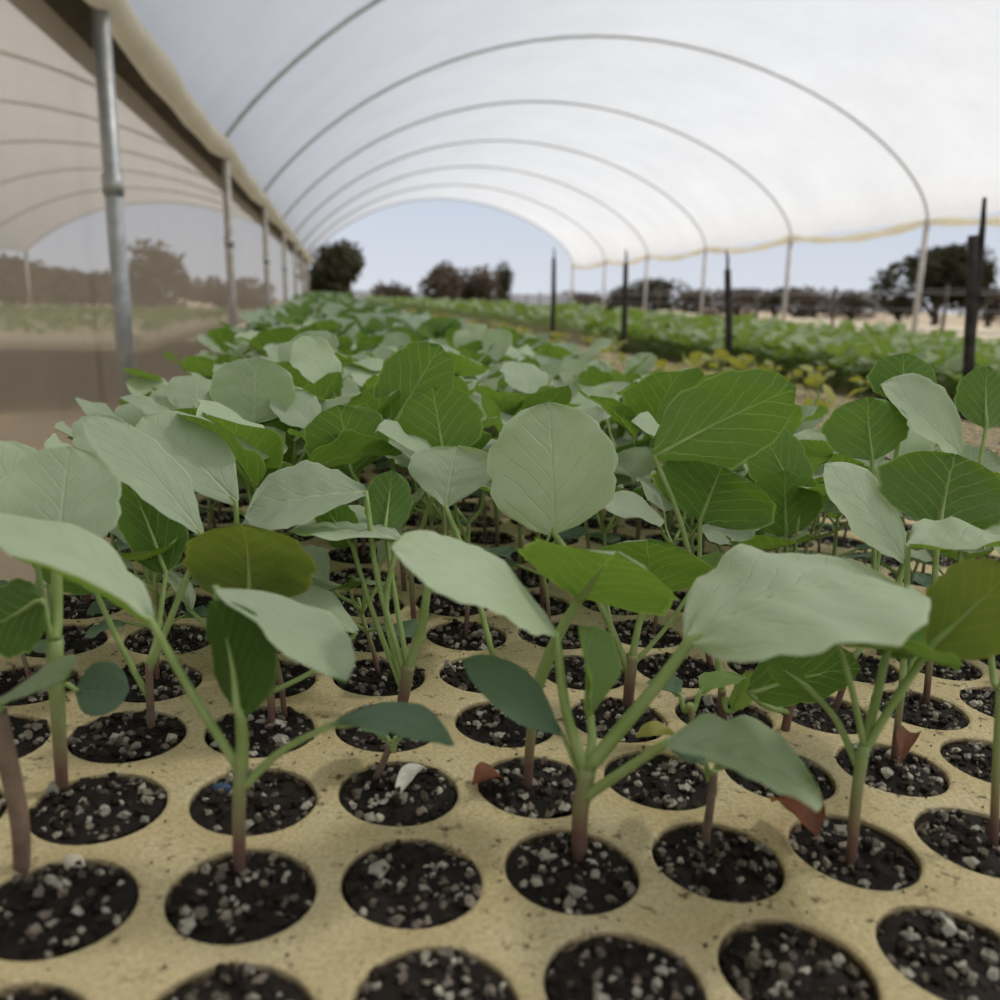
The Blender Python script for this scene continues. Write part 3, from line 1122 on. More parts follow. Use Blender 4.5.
# front row ---------------------------------------------------------
HP([(3, 0)], 'tall forked seedling in the front row centre, with broad pale leaves spreading left and right',
   [(580, 868), (580, 815), (588, 768)], [
    dict(b=(556, 634, .004), t=(391, 548, -.004), hw=27, sdz=.016, bow=.07, cup=.10, kind='oval', p=[(585, 775), (566, 710)], pr=(.0016, .0011)),
    dict(b=(690, 641, .0), t=(906, 588, .002), hw=50, sdz=.034, bow=.13, cup=.10, fold=-.07, ripple=.08, kind='round', p=[(590, 772), (630, 718), (664, 676)], pr=(.0021, .0015)),
    dict(b=(668, 742, -.012), t=(818, 792, -.018), hw=30, sdz=.022, bow=.08, cup=.10, kind='fan', p=[(591, 800), (625, 770)], pr=(.0015, .0011)),
    dict(b=(590, 715, .004), t=(578, 626, .006), hw=17, sdz=.008, kind='oval', m='leaf_young', fold=.35, p=[(586, 768), (592, 740)], pr=(.0015, .0011)),
    dict(b=(563, 735, .003), t=(463, 661, .004), hw=23, sdz=.006, kind='oval', m='leaf_seed', ripple=.02, teeth=.2, bow=.05, name='seed_leaf', p=[(584, 790), (574, 762)], pr=(.0008, .0006)),
   ], rad=(.0021, .0022))
HP([(1, 0)], 'forked left front seedling, narrow pale leaf drooping right, dark seed leaf low at its side',
   [(240, 884), (239, 812), (242, 752)], [
    dict(b=(150, 620, .0), t=(-48, 510, .0), hw=27, sdz=.022, bow=.06, cup=.08, kind='oval', p=[(240, 775), (190, 690)], pr=(.0013, .0010)),
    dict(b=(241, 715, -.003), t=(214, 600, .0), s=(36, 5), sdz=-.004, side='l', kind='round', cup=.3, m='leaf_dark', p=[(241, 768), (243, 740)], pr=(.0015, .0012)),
    dict(b=(216, 588, .012), t=(346, 682, -.004), hw=24, sdz=.014, bow=.07, kind='oval', p=[(242, 752), (238, 690), (222, 625)], pr=(.0014, .0010)),
    dict(b=(333, 724, .0), t=(454, 744, .0), hw=18, sdz=.010, kind='oval', m='leaf_seed', ripple=.02, teeth=.2, bow=.10, name='seed_leaf', p=[(241, 795), (280, 752)], pr=(.0012, .0008)),
   ], rad=(.0014, .0017))
HP([(0, 0)], 'thick greyish brown stem at the lower left picture edge, with one flat pale leaf',
   [(22, 884), (19, 815), (-4, 712)], [
    dict(b=(-2, 700, .0), t=(63, 683, -.002), hw=14, sdz=.014, kind='oval', bow=.08, pr=(.001, .001)),
    dict(b=(-30, 620, .0), t=(-95, 560, .0), hw=30, sdz=.01, kind='round'),
   ], rad=(.0016, .0024), smat='petiole_brown')
HP([(4, 0)], 'small seedling with a bent brown stem in front of the dry red leaf',
   [(704, 850), (711, 800), (714, 772)], [
    dict(b=(716, 766, .003), t=(764, 762, .004), hw=12, sdz=.008, kind='oval', m='leaf_seed', name='seed_leaf'),
    dict(b=(706, 762, .003), t=(672, 750, .004), hw=10, sdz=.008, kind='oval', m='leaf_seed', name='seed_leaf'),
   ], rad=(.0014, .0010), smat='petiole_brown')
HP([(5, 0)], 'slim seedling with three thin branches at right front, purple at the base',
   [(850, 874), (856, 800), (864, 745)], [
    dict(b=(886, 655, .008), t=(905, 600, .014), s=(40, 8), side='l', kind='round', p=[(863, 752), (876, 700)], pr=(.0014, .0011)),
    dict(b=(930, 648, .0), t=(1012, 568, -.006), hw=48, sdz=.006, side='l', m='leaf_olive', kind='round', p=[(862, 757), (895, 700)], pr=(.0012, .0010)),
    dict(b=(808, 688, .010), t=(770, 660, .016), hw=14, kind='oval', side='l', p=[(859, 775), (836, 720)], pr=(.0011, .0008)),
    dict(b=(838, 641, .004), t=(957, 669, -.004), hw=6, sdz=.022, kind='oval', bow=.06, p=[(864, 748), (852, 690)], pr=(.001, .0008)),
   ], rad=(.0013, .0016))
HP([(6, 0)], 'seedling with a straight stem at the right picture edge',
   [(993, 858), (996, 780), (1000, 690)], [
    dict(b=(1010, 650, .0), t=(1080, 600, .0), hw=40, kind='round'),
    dict(b=(990, 640, .01), t=(1040, 560, .02), hw=30, kind='round', side='l'),
   ], rad=(.0014, .0011))
# second row --------------------------------------------------------
HP([(0, 1)], 'seedling with thick purple stem, round dark seed leaf and upright broad pale leaf at left',
   [(63, 806), (59, 730), (54, 640)], [
    dict(b=(57, 562, .006), t=(70, 446, .022), hw=60, sdz=.004, kind='round', bow=.04, cup=.10, pr=(.0018, .0014)),
    dict(b=(36, 560, .012), t=(-8, 440, .025), hw=46, sdz=.006, kind='round', bow=.05),
    dict(b=(76, 690, .0), t=(129, 690, .0), hw=27, sdz=.002, side='u', m='leaf_seed', kind='round', ripple=.02, teeth=.1, name='seed_leaf', p=[(58, 690), (66, 684)], pr=(.0008, .0007)),
    dict(b=(42, 600, .0), t=(-22, 632, -.003), hw=36, sdz=.004, side='l', kind='round'),
   ], rad=(.0012, .0022), smat='stem')
HP([(1, 1)], 'seedling with an olive domed leaf veined reddish, behind the narrow drooping pale leaf',
   [(272, 740), (271, 700), (268, 655)], [
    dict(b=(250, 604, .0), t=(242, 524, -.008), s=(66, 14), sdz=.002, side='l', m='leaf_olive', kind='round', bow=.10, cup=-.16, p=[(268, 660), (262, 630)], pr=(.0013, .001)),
    dict(b=(356, 633, .004), t=(271, 591, .004), hw=17, sdz=.010, kind='oval', p=[(270, 690), (318, 668)], pr=(.0010, .0008)),
   ], rad=(.0011, .0013))
HP([(2, 1)], 'seedling with a short brown leaning stem beside the white leaf scrap on the soil',
   [(372, 790), (382, 765), (392, 742)], [
    dict(b=(395, 738, .0), t=(430, 722, .004), hw=9, sdz=.008, kind='oval', m='leaf_seed', name='seed_leaf'),
    dict(b=(388, 738, .002), t=(352, 722, .006), hw=8, sdz=.008, kind='oval', m='leaf_seed', name='seed_leaf'),
   ], rad=(.0015, .0009), smat='petiole_brown')
HP([(3, 1)], 'seedling with a brown lower stem under the pale edged leaf at the centre',
   [(527, 800), (530, 745), (536, 690)], [
    dict(b=(580, 598, .0), t=(616, 553, -.020), s=(80, 24), sdz=-.002, side='l', kind='round', bow=.05, cup=-.06, p=[(536, 692), (556, 640)], pr=(.0020, .0015)),
   ], rad=(.0013, .0016))
HP([(4, 1)], 'small seedling with a thin stem right of the central forked one',
   [(690, 775), (693, 735), (690, 705)], [
    dict(b=(700, 692, .004), t=(742, 676, .01), hw=10, sdz=.008, kind='oval', m='leaf_young'),
    dict(b=(680, 694, .004), t=(650, 680, .01), hw=10, sdz=.008, kind='oval', m='leaf_seed', name='seed_leaf'),
   ], rad=(.0010, .0008))
HP([(6, 1)], 'purple stemmed seedling beside a small dry brown leaf, in the second row at right',
   [(893, 770), (897, 730), (902, 690)], [
    dict(b=(908, 547, .010), t=(1012, 541, .006), hw=19, sdz=.026, kind='fan', bow=.04, m='leaf', p=[(902, 692), (906, 620)], pr=(.0012, .0009)),
    dict(b=(912, 660, .004), t=(940, 620, .01), hw=16, kind='round', side='l'),
   ], rad=(.0013, .0011))
HP([(5, 1), (7, 1)], 'seedling half hidden behind the slim branched one at the right',
   [(783, 742), (789, 712), (796, 690)], [
    dict(b=(748, 692, -.010), t=(861, 668, -.012), hw=32, sdz=-.004, side='l', kind='round', bow=.05, p=[(790, 712), (766, 706)], pr=(.0012, .001)),
   ], rad=(.0017, .0014))
# third row ---------------------------------------------------------
HP([(0, 2)], 'seedling behind the round seed leaf, with a long pale leaf slanting up to the left',
   [(152, 738), (150, 700), (149, 665)], [
    dict(b=(203, 536, .008), t=(89, 416, .018), hw=27, sdz=.008, kind='oval', bow=.06, cup=.05, p=[(149, 668), (178, 600)], pr=(.0012, .0009)),
    dict(b=(96, 592, .004), t=(30, 552, .006), hw=20, kind='oval', side='l', p=[(150, 700), (118, 640)], pr=(.0011, .0009)),
    dict(b=(166, 572, .016), t=(124, 472, .022), s=(34, -4), side='l', kind='round', cup=.2),
   ], rad=(.0013, .0012), smat='petiole_brown')
HP([(1, 2)], 'seedling with a small folded pale leaf behind the olive domed leaf',
   [(285, 728), (282, 690), (276, 660)], [
    dict(b=(192, 612, .02), t=(162, 567, .024), hw=9, sdz=.006, kind='oval', p=[(276, 662), (225, 640)], pr=(.0009, .0007)),
   ], rad=(.001, .0009))
HP([(2, 2)], 'multi-stemmed seedling left of centre, its bundle of petioles rising over a dark seed leaf',
   [(398, 727), (404, 695), (409, 665)], [
    dict(b=(398, 540, .010), t=(285, 534, .012), hw=15, sdz=.022, kind='oval', bow=.08, p=[(405, 690), (386, 610)], pr=(.0012, .0009)),
    dict(b=(366, 492, .014), t=(245, 516, .012), hw=31, sdz=.016, kind='fan', bow=.06, p=[(407, 680), (378, 580)], pr=(.0012, .0009)),
    dict(b=(428, 585, .0), t=(482, 552, .006), hw=24, side='l', kind='round', p=[(408, 672), (421, 630)], pr=(.0017, .0014)),
    dict(b=(352, 545, .014), t=(318, 500, .022), hw=20, kind='round', side='l', p=[(404, 694), (372, 610)], pr=(.0010, .0008)),
    dict(b=(385, 530, .016), t=(392, 470, .026), hw=24, kind='round', side='l', p=[(408, 670), (394, 590)], pr=(.0010, .0008)),
   ], rad=(.0018, .0022))
HP([(3, 2)], 'seedling crossing behind the pale centre leaf, with a lobed pale leaf cupped left of it',
   [(503, 724), (498, 690), (494, 660)], [
    dict(b=(446, 507, .016), t=(457, 447, .030), s=(46, -6), sdz=.0, kind='fan', cup=.12, p=[(494, 662), (470, 570)], pr=(.0011, .0009)),
   ], rad=(.0011, .0011))
HP([(4, 2)], 'seedling with a bundle of green stems at the centre, carrying the upright broad pale leaf',
   [(627, 715), (630, 680), (632, 655)], [
    dict(b=(554, 533, -.003), t=(549, 402, .004), hw=63, sdz=.002, kind='round', bow=.05, cup=.09, p=[(630, 675), (598, 600)], pr=(.0014, .0011)),
    dict(b=(650, 592, .006), t=(646, 540, -.010), s=(60, 18), side='l', kind='round', cup=-.05, p=[(632, 658), (640, 620)], pr=(.0015, .0012)),
    dict(b=(692, 590, .006), t=(735, 560, .012), hw=20, side='l', kind='round', p=[(631, 668), (664, 630)], pr=(.0010, .0008)),
    dict(b=(606, 600, .008), t=(590, 560, .014), hw=18, side='l', kind='round', p=[(630, 680), (615, 640)], pr=(.0010, .0008)),
   ], rad=(.0018, .0022))
HP([(5, 2)], 'seedling with a bright yellow green young shoot under the largest pale leaf',
   [(724, 730), (722, 705), (722, 690)], [
    dict(b=(724, 622, .008), t=(740, 560, .014), hw=22, side='l', kind='round', p=[(722, 692), (718, 655)], pr=(.0013, .0010)),
    dict(b=(732, 712, -.004), t=(750, 670, -.004), hw=12, m='leaf_young', kind='oval', fold=.4, pr=(.001, .001)),
    dict(b=(772, 668, -.002), t=(812, 640, .002), hw=15, kind='round', side='l', p=[(722, 705), (748, 690)], pr=(.0012, .001)),
   ], rad=(.0013, .0015))
HP([(6, 2)], 'seedling with a pale narrow leaf slanting up left, behind the largest pale leaf',
   [(832, 718), (842, 690), (852, 660)], [
    dict(b=(906, 562, .012), t=(823, 464, .022), hw=27, sdz=.008, kind='oval', bow=.05, cup=.05, p=[(852, 662), (888, 610)], pr=(.0012, .001)),
   ], rad=(.0012, .0012))
# canopy just behind ---------------------------------------------------
HP([(5, 3)], 'seedling holding up a big vivid green leaf with yellow veins, right of centre',
   [(712, 676), (706, 640), (700, 600)], [
    dict(b=(654, 456, .006), t=(796, 388, .010), hw=47, sdz=-.004, side='l', kind='round', bow=.06, cup=.06, p=[(700, 602), (680, 520)], pr=(.0013, .0011)),
    dict(b=(700, 520, .004), t=(722, 466, .0), s=(62, 20), sdz=-.004, side='l', kind='round', cup=-.08, pr=(.0012, .001)),
   ], rad=(.0013, .0013))
HP([(6, 3)], 'seedling with a yellow green leaf turned to the light beside the big vivid one',
   [(795, 668), (792, 630), (790, 600)], [
    dict(b=(786, 536, .006), t=(786, 470, .008), s=(40, -4), side='l', kind='round', cup=.1, pr=(.0012, .001)),
    dict(b=(800, 500, .010), t=(760, 425, .016), s=(30, -8), side='l', kind='round'),
   ], rad=(.0012, .0012))
HP([(7, 2)], 'seedling with a wide vivid green leaf at the right picture edge',
   [(925, 710), (930, 660), (934, 610)], [
    dict(b=(938, 528, .004), t=(956, 454, .010), s=(72, -4), side='l', kind='round', cup=.08, bow=.04, pr=(.0013, .0011)),
   ], rad=(.0013, .0013))
HP([(7, 3)], 'seedling with a rounded vivid leaf showing pale ribs, near the right edge',
   [(880, 665), (878, 620), (874, 580)], [
    dict(b=(872, 460, .008), t=(868, 397, .012), s=(43, -2), side='l', kind='round', cup=.10, p=[(874, 582), (874, 520)], pr=(.0012, .0009)),
    dict(b=(905, 402, .030), t=(904, 353, .036), s=(34, 0), side='l', kind='round', cup=.08, pr=(.0012, .0009)),
   ], rad=(.0012, .0012))
HP([(8, 3)], 'seedling with a pointed pale leaf standing steeply at the right',
   [(962, 660), (962, 610), (960, 570)], [
    dict(b=(962, 458, .008), t=(881, 384, .012), hw=24, sdz=.010, kind='oval', bow=.03, fold=.2, p=[(960, 572), (964, 500)], pr=(.0012, .0009)),
    dict(b=(986, 428, .012), t=(988, 366, .02), s=(29, 2), kind='round', side='l', pr=(.001, .0009)),
   ], rad=(.0012, .0012))
HP([(2, 4)], 'seedling with two overlapping deep green leaves left of the centre, pale edged',
   [(415, 634), (412, 590), (410, 550)], [
    dict(b=(444, 459, .004), t=(432, 387, .006), s=(44, 2), side='l', kind='round', cup=.10, bow=.04, pr=(.0012, .0009)),
    dict(b=(352, 472, .006), t=(338, 405, .008), s=(48, 18), side='l', kind='round', cup=.12, bow=.05, pr=(.0012, .0009)),
   ], rad=(.0012, .0012))
HP([(2, 5)], 'seedling with a tall grey green leaf arching right, topmost left of centre',
   [(405, 600), (402, 560), (398, 520)], [
    dict(b=(390, 428, .004), t=(440, 345, .006), hw=38, sdz=.0, side='l', kind='round', bow=.06, cup=.08, pr=(.0013, .001)),
   ], rad=(.0012, .0012))
HP([(1, 3)], 'seedling with a pale scalloped leaf slanting up left, beside the long pale leaf',
   [(222, 690), (224, 640), (226, 590)], [
    dict(b=(236, 502, .008), t=(144, 416, .018), hw=35, sdz=.008, kind='fan', bow=.05, cup=.06, teeth=1.3, p=[(226, 592), (236, 540)], pr=(.0012, .0009)),
   ], rad=(.0012, .0012))
HP([(0, 5)], 'seedling with an upright pale leaf split by a bright yellow midrib, far left top',
   [(262, 590), (260, 550), (258, 510)], [
    dict(b=(254, 422, .004), t=(257, 357, .008), s=(42, 4), sdz=.002, kind='round', cup=.2, bow=.03, pr=(.0013, .001)),
    dict(b=(318, 432, .004), t=(274, 392, .010), hw=20, sdz=.008, kind='oval'),
   ], rad=(.0012, .0012))


# fallen bits ---------------------------------------------------------
def scrap(name, label, cat, b2, t2, hw, mat, sdz=.004, lift=.0015, side='u', kind='oval', **kw):
    B, T = on_bed(*b2, lower=-lift), on_bed(*t2, lower=-lift)
    o0 = (B + T) / 2
    L = (T - B)
    S = Vector((0, 0, 1)).cross(L).normalized() * hw
    b = MB()
    leaf_geo(b, B, T, S, Vector((0, 0, 1)), kind, seed=len(label), nu=8, nv=10, **kw)
    o = b.build(name, M[mat], loc=o0, off=o0)
    return tag(o, label, cat)


e_ = on_bed(790, 838)
scrap('dry_leaf', 'curled dry reddish leaf lying on the tray rim under the blurred pale leaf', 'leaf', (772, 802), (818, 836), .0062, 'leaf_dry', lift=.004, cup=.5, bow=.25)
scrap('dry_leaf', 'small dry brown leaf by the purple stem in the second row at right', 'leaf', (900, 764), (913, 736), .003, 'leaf_dry', lift=.004, cup=.5, bow=.2)
scrap('dry_leaf', 'orange brown shred of leaf at the rim left of the centre stem', 'leaf', (472, 785), (502, 778), .004, 'leaf_dry', lift=.0015, cup=.4, bow=.2)
scrap('yellow_leaf', 'fallen yellow leaf behind the central forked stem', 'leaf', (636, 738), (676, 734), .004, 'leaf_yellow', lift=.004, cup=.3, bow=.1)
scrap('pale_leaf', 'white dried leaf scrap lying on the dark soil left of centre', 'leaf', (396, 800), (424, 766), .0024, 'perlite', lift=-.0005, cup=.3, bow=.15)


def grain(label, px, py, r, mat, sq=(1, 1, .6), name='perlite_grain'):
    c = on_bed(px, py, lower=.002)
    b = MB()
    rr = random.Random(px)
    import bmesh
    bm = bmesh.new()
    bmesh.ops.create_icosphere(bm, subdivisions=3, radius=1)
    vs = []
    for v in bm.verts:
        k = 1 + 0.25 * noise.noise(v.co * 1.6 + Vector((px, py, 0))) + 0.08 * noise.noise(v.co * 5 + Vector((px, 0, 0)))
        vs.append(Vector((v.co.x * sq[0] * r * k, v.co.y * sq[1] * r * k, v.co.z * sq[2] * r * k)))
    b.add(vs, [tuple(q.index for q in f.verts) for f in bm.faces])
    bm.free()
    o = b.build(name, M[mat], loc=c)
    return tag(o, label, 'grain')


grain('large oblong white grain at the front rim of the left second row cell', 114, 828, .0023, 'perlite', (1.7, .7, .5))
grain('round white grain in the dark cell beside the grey brown stem', 27, 729, .0013, 'perlite')
grain('chunky tan grain at the bottom left cell', 74, 866, .0030, 'pale', (.9, .8, .9))
grain('cream grain in the third row cell left of the centre stem', 503, 738, .0020, 'pale')
grain('cream grain cluster on the soil below the white leaf scrap', 404, 792, .0021, 'pale', (1.2, .8, .6))
grain('cream grain in the right cell of the second row', 957, 752, .0017, 'pale')
grain('dull blue fleck in the soil of the second row cell behind the left front stem', 221, 789, .0022, 'bluechip', (1.1, .7, .7), 'blue_fleck')
grain('pale stone standing on the rim below the white leaf scrap', 379, 820, .0016, 'pale', (.8, .7, 1.0))
grain('long cream grain on the front cell rim left of centre', 407, 838, .0016, 'pale', (.7, 1.4, .7))

# ------------------------------------------------------------------ the crowd of seedlings behind
def seedling_spec(seed, hmin=0.036, hmax=0.058):
    """local geometry of one seedling: stem points and leaves (B, T, S, n, kind of leaf, petiole)"""
    rr = random.Random(seed)
    h = rr.uniform(hmin, hmax)
    lean = Vector((rr.uniform(-0.006, 0.006), rr.uniform(-0.006, 0.006), 0))
    stem = [Vector((0, 0, -0.004)), lean * 0.2 + Vector((0, 0, h * 0.35)), lean * 0.7 + Vector((0, 0, h * 0.7)), lean + Vector((0, 0, h))]
    out = []
    a0 = rr.uniform(0, 6.28)
    nl = rr.choice((3, 4, 4))
    for k in range(nl):
        a = a0 + k * 2.4 + rr.uniform(-0.3, 0.3)
        rad = Vector((math.cos(a), math.sin(a), 0))
        el = rr.uniform(0.85, 1.25) if k < 2 else rr.uniform(0.6, 1.15)
        size = rr.uniform(0.026, 0.042) if k < 3 else rr.uniform(0.018, 0.028)
        pl = rr.uniform(0.012, 0.026)
        node = stem[2].lerp(stem[3], rr.uniform(0.3, 1))
        B = node + rad * pl * math.cos(el) + Vector((0, 0, pl * math.sin(el)))
        el2 = el - rr.uniform(0.15, 0.85)
        T = B + rad * size * math.cos(el2) + Vector((0, 0, size * math.sin(el2)))
        tw = rr.uniform(-0.45, 0.45)
        sd_ = Vector((-math.sin(a), math.cos(a), 0))
        ax = (T - B).normalized()
        upn = sd_.cross(ax)
        if upn.z < 0:
            upn = -upn
        S = (sd_ * math.cos(tw) + upn * math.sin(tw)) * size * rr.uniform(0.38, 0.48)
        out.append((B, T, S, upn, rr.choice(('round', 'round', 'fan', 'oval')), [node, (node + B) / 2 + rad * 0.002 - Vector((0, 0, 0.001)), B, B + (T - B) * 0.05], 'leaf', rr.uniform(-0.03, 0.12)))
    for k in range(2):
        if rr.random() < 0.75:
            a = a0 + 1.2 + k * 3.14 + rr.uniform(-0.3, 0.3)
            rad = Vector((math.cos(a), math.sin(a), 0))
            node = stem[1].lerp(stem[2], 0.7)
            B = node + rad * 0.012 + Vector((0, 0, 0.004))
            T = B + rad * 0.017 + Vector((0, 0, rr.uniform(-0.005, 0.002)))
            S = Vector((-math.sin(a), math.cos(a), 0)) * 0.0075
            out.append((B, T, S, Vector((0, 0, 1)), 'oval', [node, (node + B) / 2, B, B + (T - B) * 0.05], 'leaf_seed', 0.03))
    return stem, out


PROTO = []
for k in range(14):
    stem, ls = seedling_spec(500 + k)
    root = empty('seedling', (0, 0, 0), 'green seedling', 'seedling', 'seedlings crowded in the bed')
    sp = smooth_path(stem, 4)
    MB().tube(sp, [0.0011 - 0.0002 * q / len(sp) for q in range(len(sp))], 6).build('stem', M['stem'], root)
    for q, (B, T, S, nn, kd, pet, mt, bow) in enumerate(ls):
        b = MB()
        leaf_geo(b, B, T, S, nn, kd, bow=bow, cup=random.uniform(0.0, 0.32), ripple=0.15, teeth=1.3, seed=900 + k * 10 + q, nu=8, nv=12)
        lo = b.build('leaf' if mt == 'leaf' else 'seed_leaf', M[mt], root, color=True)
        pp, rd = ribbed(pet[:-1], B, T, S, nn, 0.0009, 0.0006, bow)
        MB().tube(pp, rd, 5).build('petiole', M['petiole'], lo)
    PROTO.append(root)

LAB = ['mid-size seedling in the leaf crowd near the net side of the bed, overlapping its neighbours',
       'mid-size seedling in the middle of the leaf crowd behind the large front seedlings',
       'mid-size seedling in the leaf crowd near the bare strip, overlapping its neighbours']
used = set(HAND_CELLS) | {(3, 3), (4, 3)}
cells = []
for j in range(3, 40):
    for i in range(I0, I0 + NCOL):
        if (i, j) in used:
            continue
        P = cell(i, j)
        x, y, z = project(P + Vector((0, 0, 0.05)))
        if -70 < x < 1070 and j >= 3:
            cells.append((z, i, j, P, x))
cells.sort(key=lambda c: c[0])
near = cells[:262]
placed = set((c[1], c[2]) for c in near) | used
first = {}
for z, i, j, P, x in near:
    k = rng.integers(0, len(PROTO))
    src = PROTO[k]
    if k not in first:
        o = src
        first[k] = 1
    else:
        o = copy_tree(src)
    s_ = float(rng.uniform(0.86, 1.06)) * (0.80 if j == 3 else 0.9 if j == 4 else 1.0)
    if i >= I0 + NCOL - 2 or i <= 0:
        s_ *= 0.82
    o.location = P + Vector((float(rng.uniform(-.003, .003)), float(rng.uniform(-.003, .003)), 0))
    o.rotation_euler = (float(rng.normal(0, .06)), float(rng.normal(0, .06)), float(rng.uniform(0, 6.28)))
    o.scale = (s_, s_, s_)
    o['label'] = LAB[0 if i < 1 else 1 if i < 7 else 2]
    o['group'] = ['seedlings near the net side', 'seedlings in the middle of the bed', 'seedlings near the bare strip'][0 if i < 1 else 1 if i < 7 else 2]
for k, src in enumerate(PROTO):
    if k not in first:
        for ch in list(src.children_recursive):
            bpy.data.objects.remove(ch)
        bpy.data.objects.remove(src)


# far rows: nobody could count them; one mesh per bed
def low_plant(seed):
    stem, ls = seedling_spec(seed)
    b = MB()
    b.tube([stem[0], stem[1], stem[3]], 0.0011, 4, 1, caps=False)
    for q, (B, T, S, nn, kd, pet, mt, bow) in enumerate(ls):
        leaf_geo(b, B, T, S, nn, kd, bow=bow, cup=0.12, ripple=0.08, seed=q, nu=4, nv=5, mat=0)
        b.tube([pet[0], pet[-1]], 0.0007, 3, 1, caps=False)
    return b


LOW = [low_plant(700 + k) for k in range(16)]


def crowd(name, places, mats, label, cat):
    V, F, UV, MI = [], [], [], []
    o = 0
    arr = [(np.array(b.v), np.array(b.uv), b.f, b.m) for b in LOW]
    for (P, s_, a) in places:
        v, uv, f, m = arr[rng.integers(0, len(arr))]
        c, sn = math.cos(a), math.sin(a)
        v2 = np.stack([(v[:, 0] * c - v[:, 1] * sn) * s_ + P[0], (v[:, 0] * sn + v[:, 1] * c) * s_ + P[1], v[:, 2] * s_ + P[2]], 1)
        V.append(v2)
        UV.append(uv)
        F.append(np.array(f) + o)
        MI += m
        o += len(v)
    V, UV, F = np.concatenate(V), np.concatenate(UV), np.concatenate(F)
    me = bpy.data.meshes.new(name)
    me.vertices.add(len(V))
    me.vertices.foreach_set('co', V.astype(np.float32).ravel())
    nf = len(F)
    me.loops.add(nf * 4)
    me.polygons.add(nf)
    me.loops.foreach_set('vertex_index', F.astype(np.int32).ravel())
    me.polygons.foreach_set('loop_start', np.arange(0, nf * 4, 4, dtype=np.int32))
    me.polygons.foreach_set('material_index', np.array(MI, np.int32))
    me.polygons.foreach_set('use_smooth', np.ones(nf, bool))
    ul = me.uv_layers.new(name='UVMap')
    ul.data.foreach_set('uv', UV[F.ravel()].astype(np.float32).ravel())
    for m in mats:
        me.materials.append(m)
    me.update()
    me.validate()
    ob = bpy.data.objects.new(name, me)
    COL.objects.link(ob)
    return tag(ob, label, cat, None, 'stuff')


pl = []
for j in range(3, 590):
    st = 1 if j < 150 else 2
    if j % st:
        continue
    for i in range(I0, I0 + NCOL):
        if (i, j) in placed or (st == 2 and (i + j // 2) % 2):
            continue
        P = bed(X0 + i * PITCH + rng.uniform(-.006, .006), Y0 + j * PITCH + rng.uniform(-.006, .006), -0.003)
        pl.append((P, rng.uniform(0.84, 1.08) * (1.0 if st == 1 else 1.35) * (0.85 if i >= I0 + NCOL - 2 or i <= 0 else 1.0), rng.uniform(0, 6.28)))
crowd('distant_seedlings', pl, [M['leaf_far'], M['petiole']], 'countless blurred green seedlings filling the bed into the distance', 'seedlings')
pl = []
for j in range(24, 590):
    st = 1 if j < 100 else 3
    if j % st:
        continue
    for i in range(0, 74):
        if st == 3 and (i + j // 3) % 3:
            continue
        P = bed(RX0 + 0.03 + i * PITCH + rng.uniform(-.008, .008), Y0 + j * PITCH + rng.uniform(-.008, .008), -0.015)
        pl.append((P, rng.uniform(0.9, 1.25) * (1.0 if st == 1 else 1.5), rng.uniform(0, 6.28)))
M['leaf_bright'] = leaf_material('leaf_yellow_green', (0.34, 0.42, 0.22), (0.13, 0.22, 0.045), (0.26, 0.38, 0.06), (0.45, 0.52, 0.28), (0.36, 0.48, 0.14))
crowd('distant_seedlings', pl, [M['leaf_bright'], M['petiole']], 'countless blurred yellow green seedlings of the bed on the right', 'seedlings')
pl = []
for k in range(480):
    y = 0.5 + 8.0 * rng.random() ** 1.4
    x = XS + rng.uniform(-0.38, 0.17)
    if rng.random() < 0.45 + 0.5 * math.sin(y * 5):
        pl.append((bed(x, y, -0.003), rng.uniform(0.4, 0.75), rng.uniform(0, 6.28)))
crowd('yellowing_seedlings', pl, [M['leaf_yellow'], M['petiole']], 'stunted yellowing seedlings scattered over the bare tray strip', 'seedlings')
pl = []
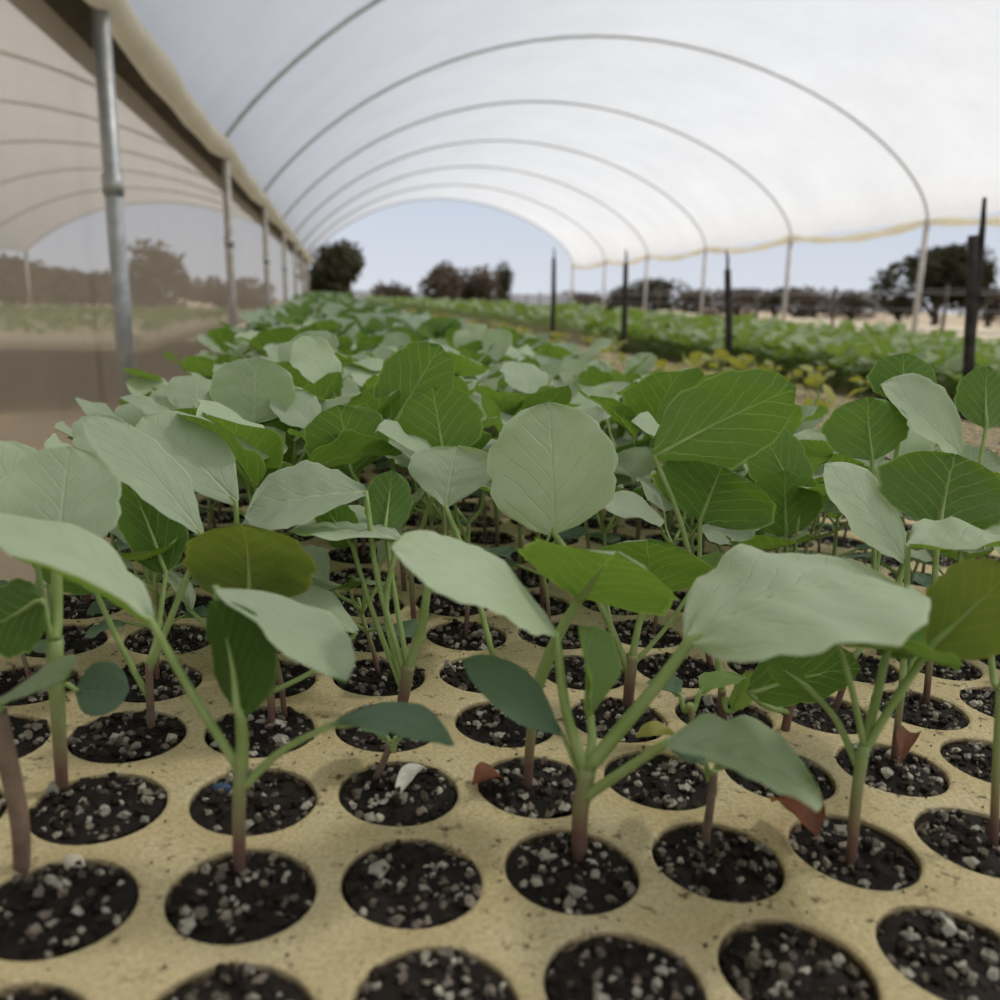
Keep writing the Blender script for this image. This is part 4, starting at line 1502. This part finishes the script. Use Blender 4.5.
for k in range(1500):
    pl.append((Vector((rng.uniform(-6.3, -1.7), 8.1 + 11 * rng.random(), 0.58)), rng.uniform(1.2, 1.9), rng.uniform(0, 6.28)))
crowd('distant_seedlings', pl, [M['leaf_bright'], M['petiole']], 'hazy green seedlings on the bench beyond the net', 'seedlings')

# dark stakes between the strip and the second bed
stake_words = ['thick dark wooden stake, tallest and rightmost, with a split top', 'dark wooden stake, second from the right, between the beds',
               'thin dark stake, third from the right, between the beds', 'thin faint stake, farthest, beside the tunnel end opening']
XK = BX1 + 0.05
for k, (px, top, d, th) in enumerate([(968, 197, 1.23, 0.0075), (728, 250, 1.98, 0.0085), (622, 249, 2.75, 0.0085), (552, 247, 3.6, 0.009)]):
    base = bed(XK, d, 0)
    x0, y0, z0 = project(base)
    # stand where the picture column px meets the strip's edge
    dirv = ray(px, 330)
    t = XK / (dirv.x + dirv.y * math.sin(PHI)) if dirv.x > 0 else 1
    base = Vector((dirv.x * t, dirv.y * t, 0))
    zc = (base - CAM).dot(FW)
    px0, px1 = [(967, 974), (728, 727), (622, 626), (551, 554)][k]
    hz = 0.5
    foot = at(px0, 372, zplane(px0, 372, base))
    top_ = at(px1, top, zplane(px1, top, base))
    lean = (top_ - foot) / (top_.z - foot.z)
    e = empty('wooden_stake', foot - lean * foot.z, stake_words[k], 'stake', 'stakes between the beds')
    hgt = top_.z
    th *= 1.2

    def up(z, dx=0.0):
        return lean * z + Vector((dx, 0, 0))
    MB().tube([up(0, .004), up(hgt * 0.5), up(hgt * 0.85, .003), up(hgt - (0.045 if k else 0.055), .001)], [th * 1.15, th, th * 0.95, th * 0.8], 8).build('stake_shaft', M['stake'], e)
    if k == 0:
        MB().tube([up(hgt - 0.24, .004), up(hgt - 0.12, .010), up(hgt - 0.04, .017), up(hgt, .018)], [0.006, 0.008, 0.0045, 0.003], 7).build('side_branch', M['stake'], e)
    else:
        MB().tube([up(hgt - 0.06), up(hgt - 0.02, .002), up(hgt, -.002)], [0.004, 0.0035, 0.002], 6).build('wire_tie', M['stake'], e)
print('SCENE_OK', len(bpy.data.objects))
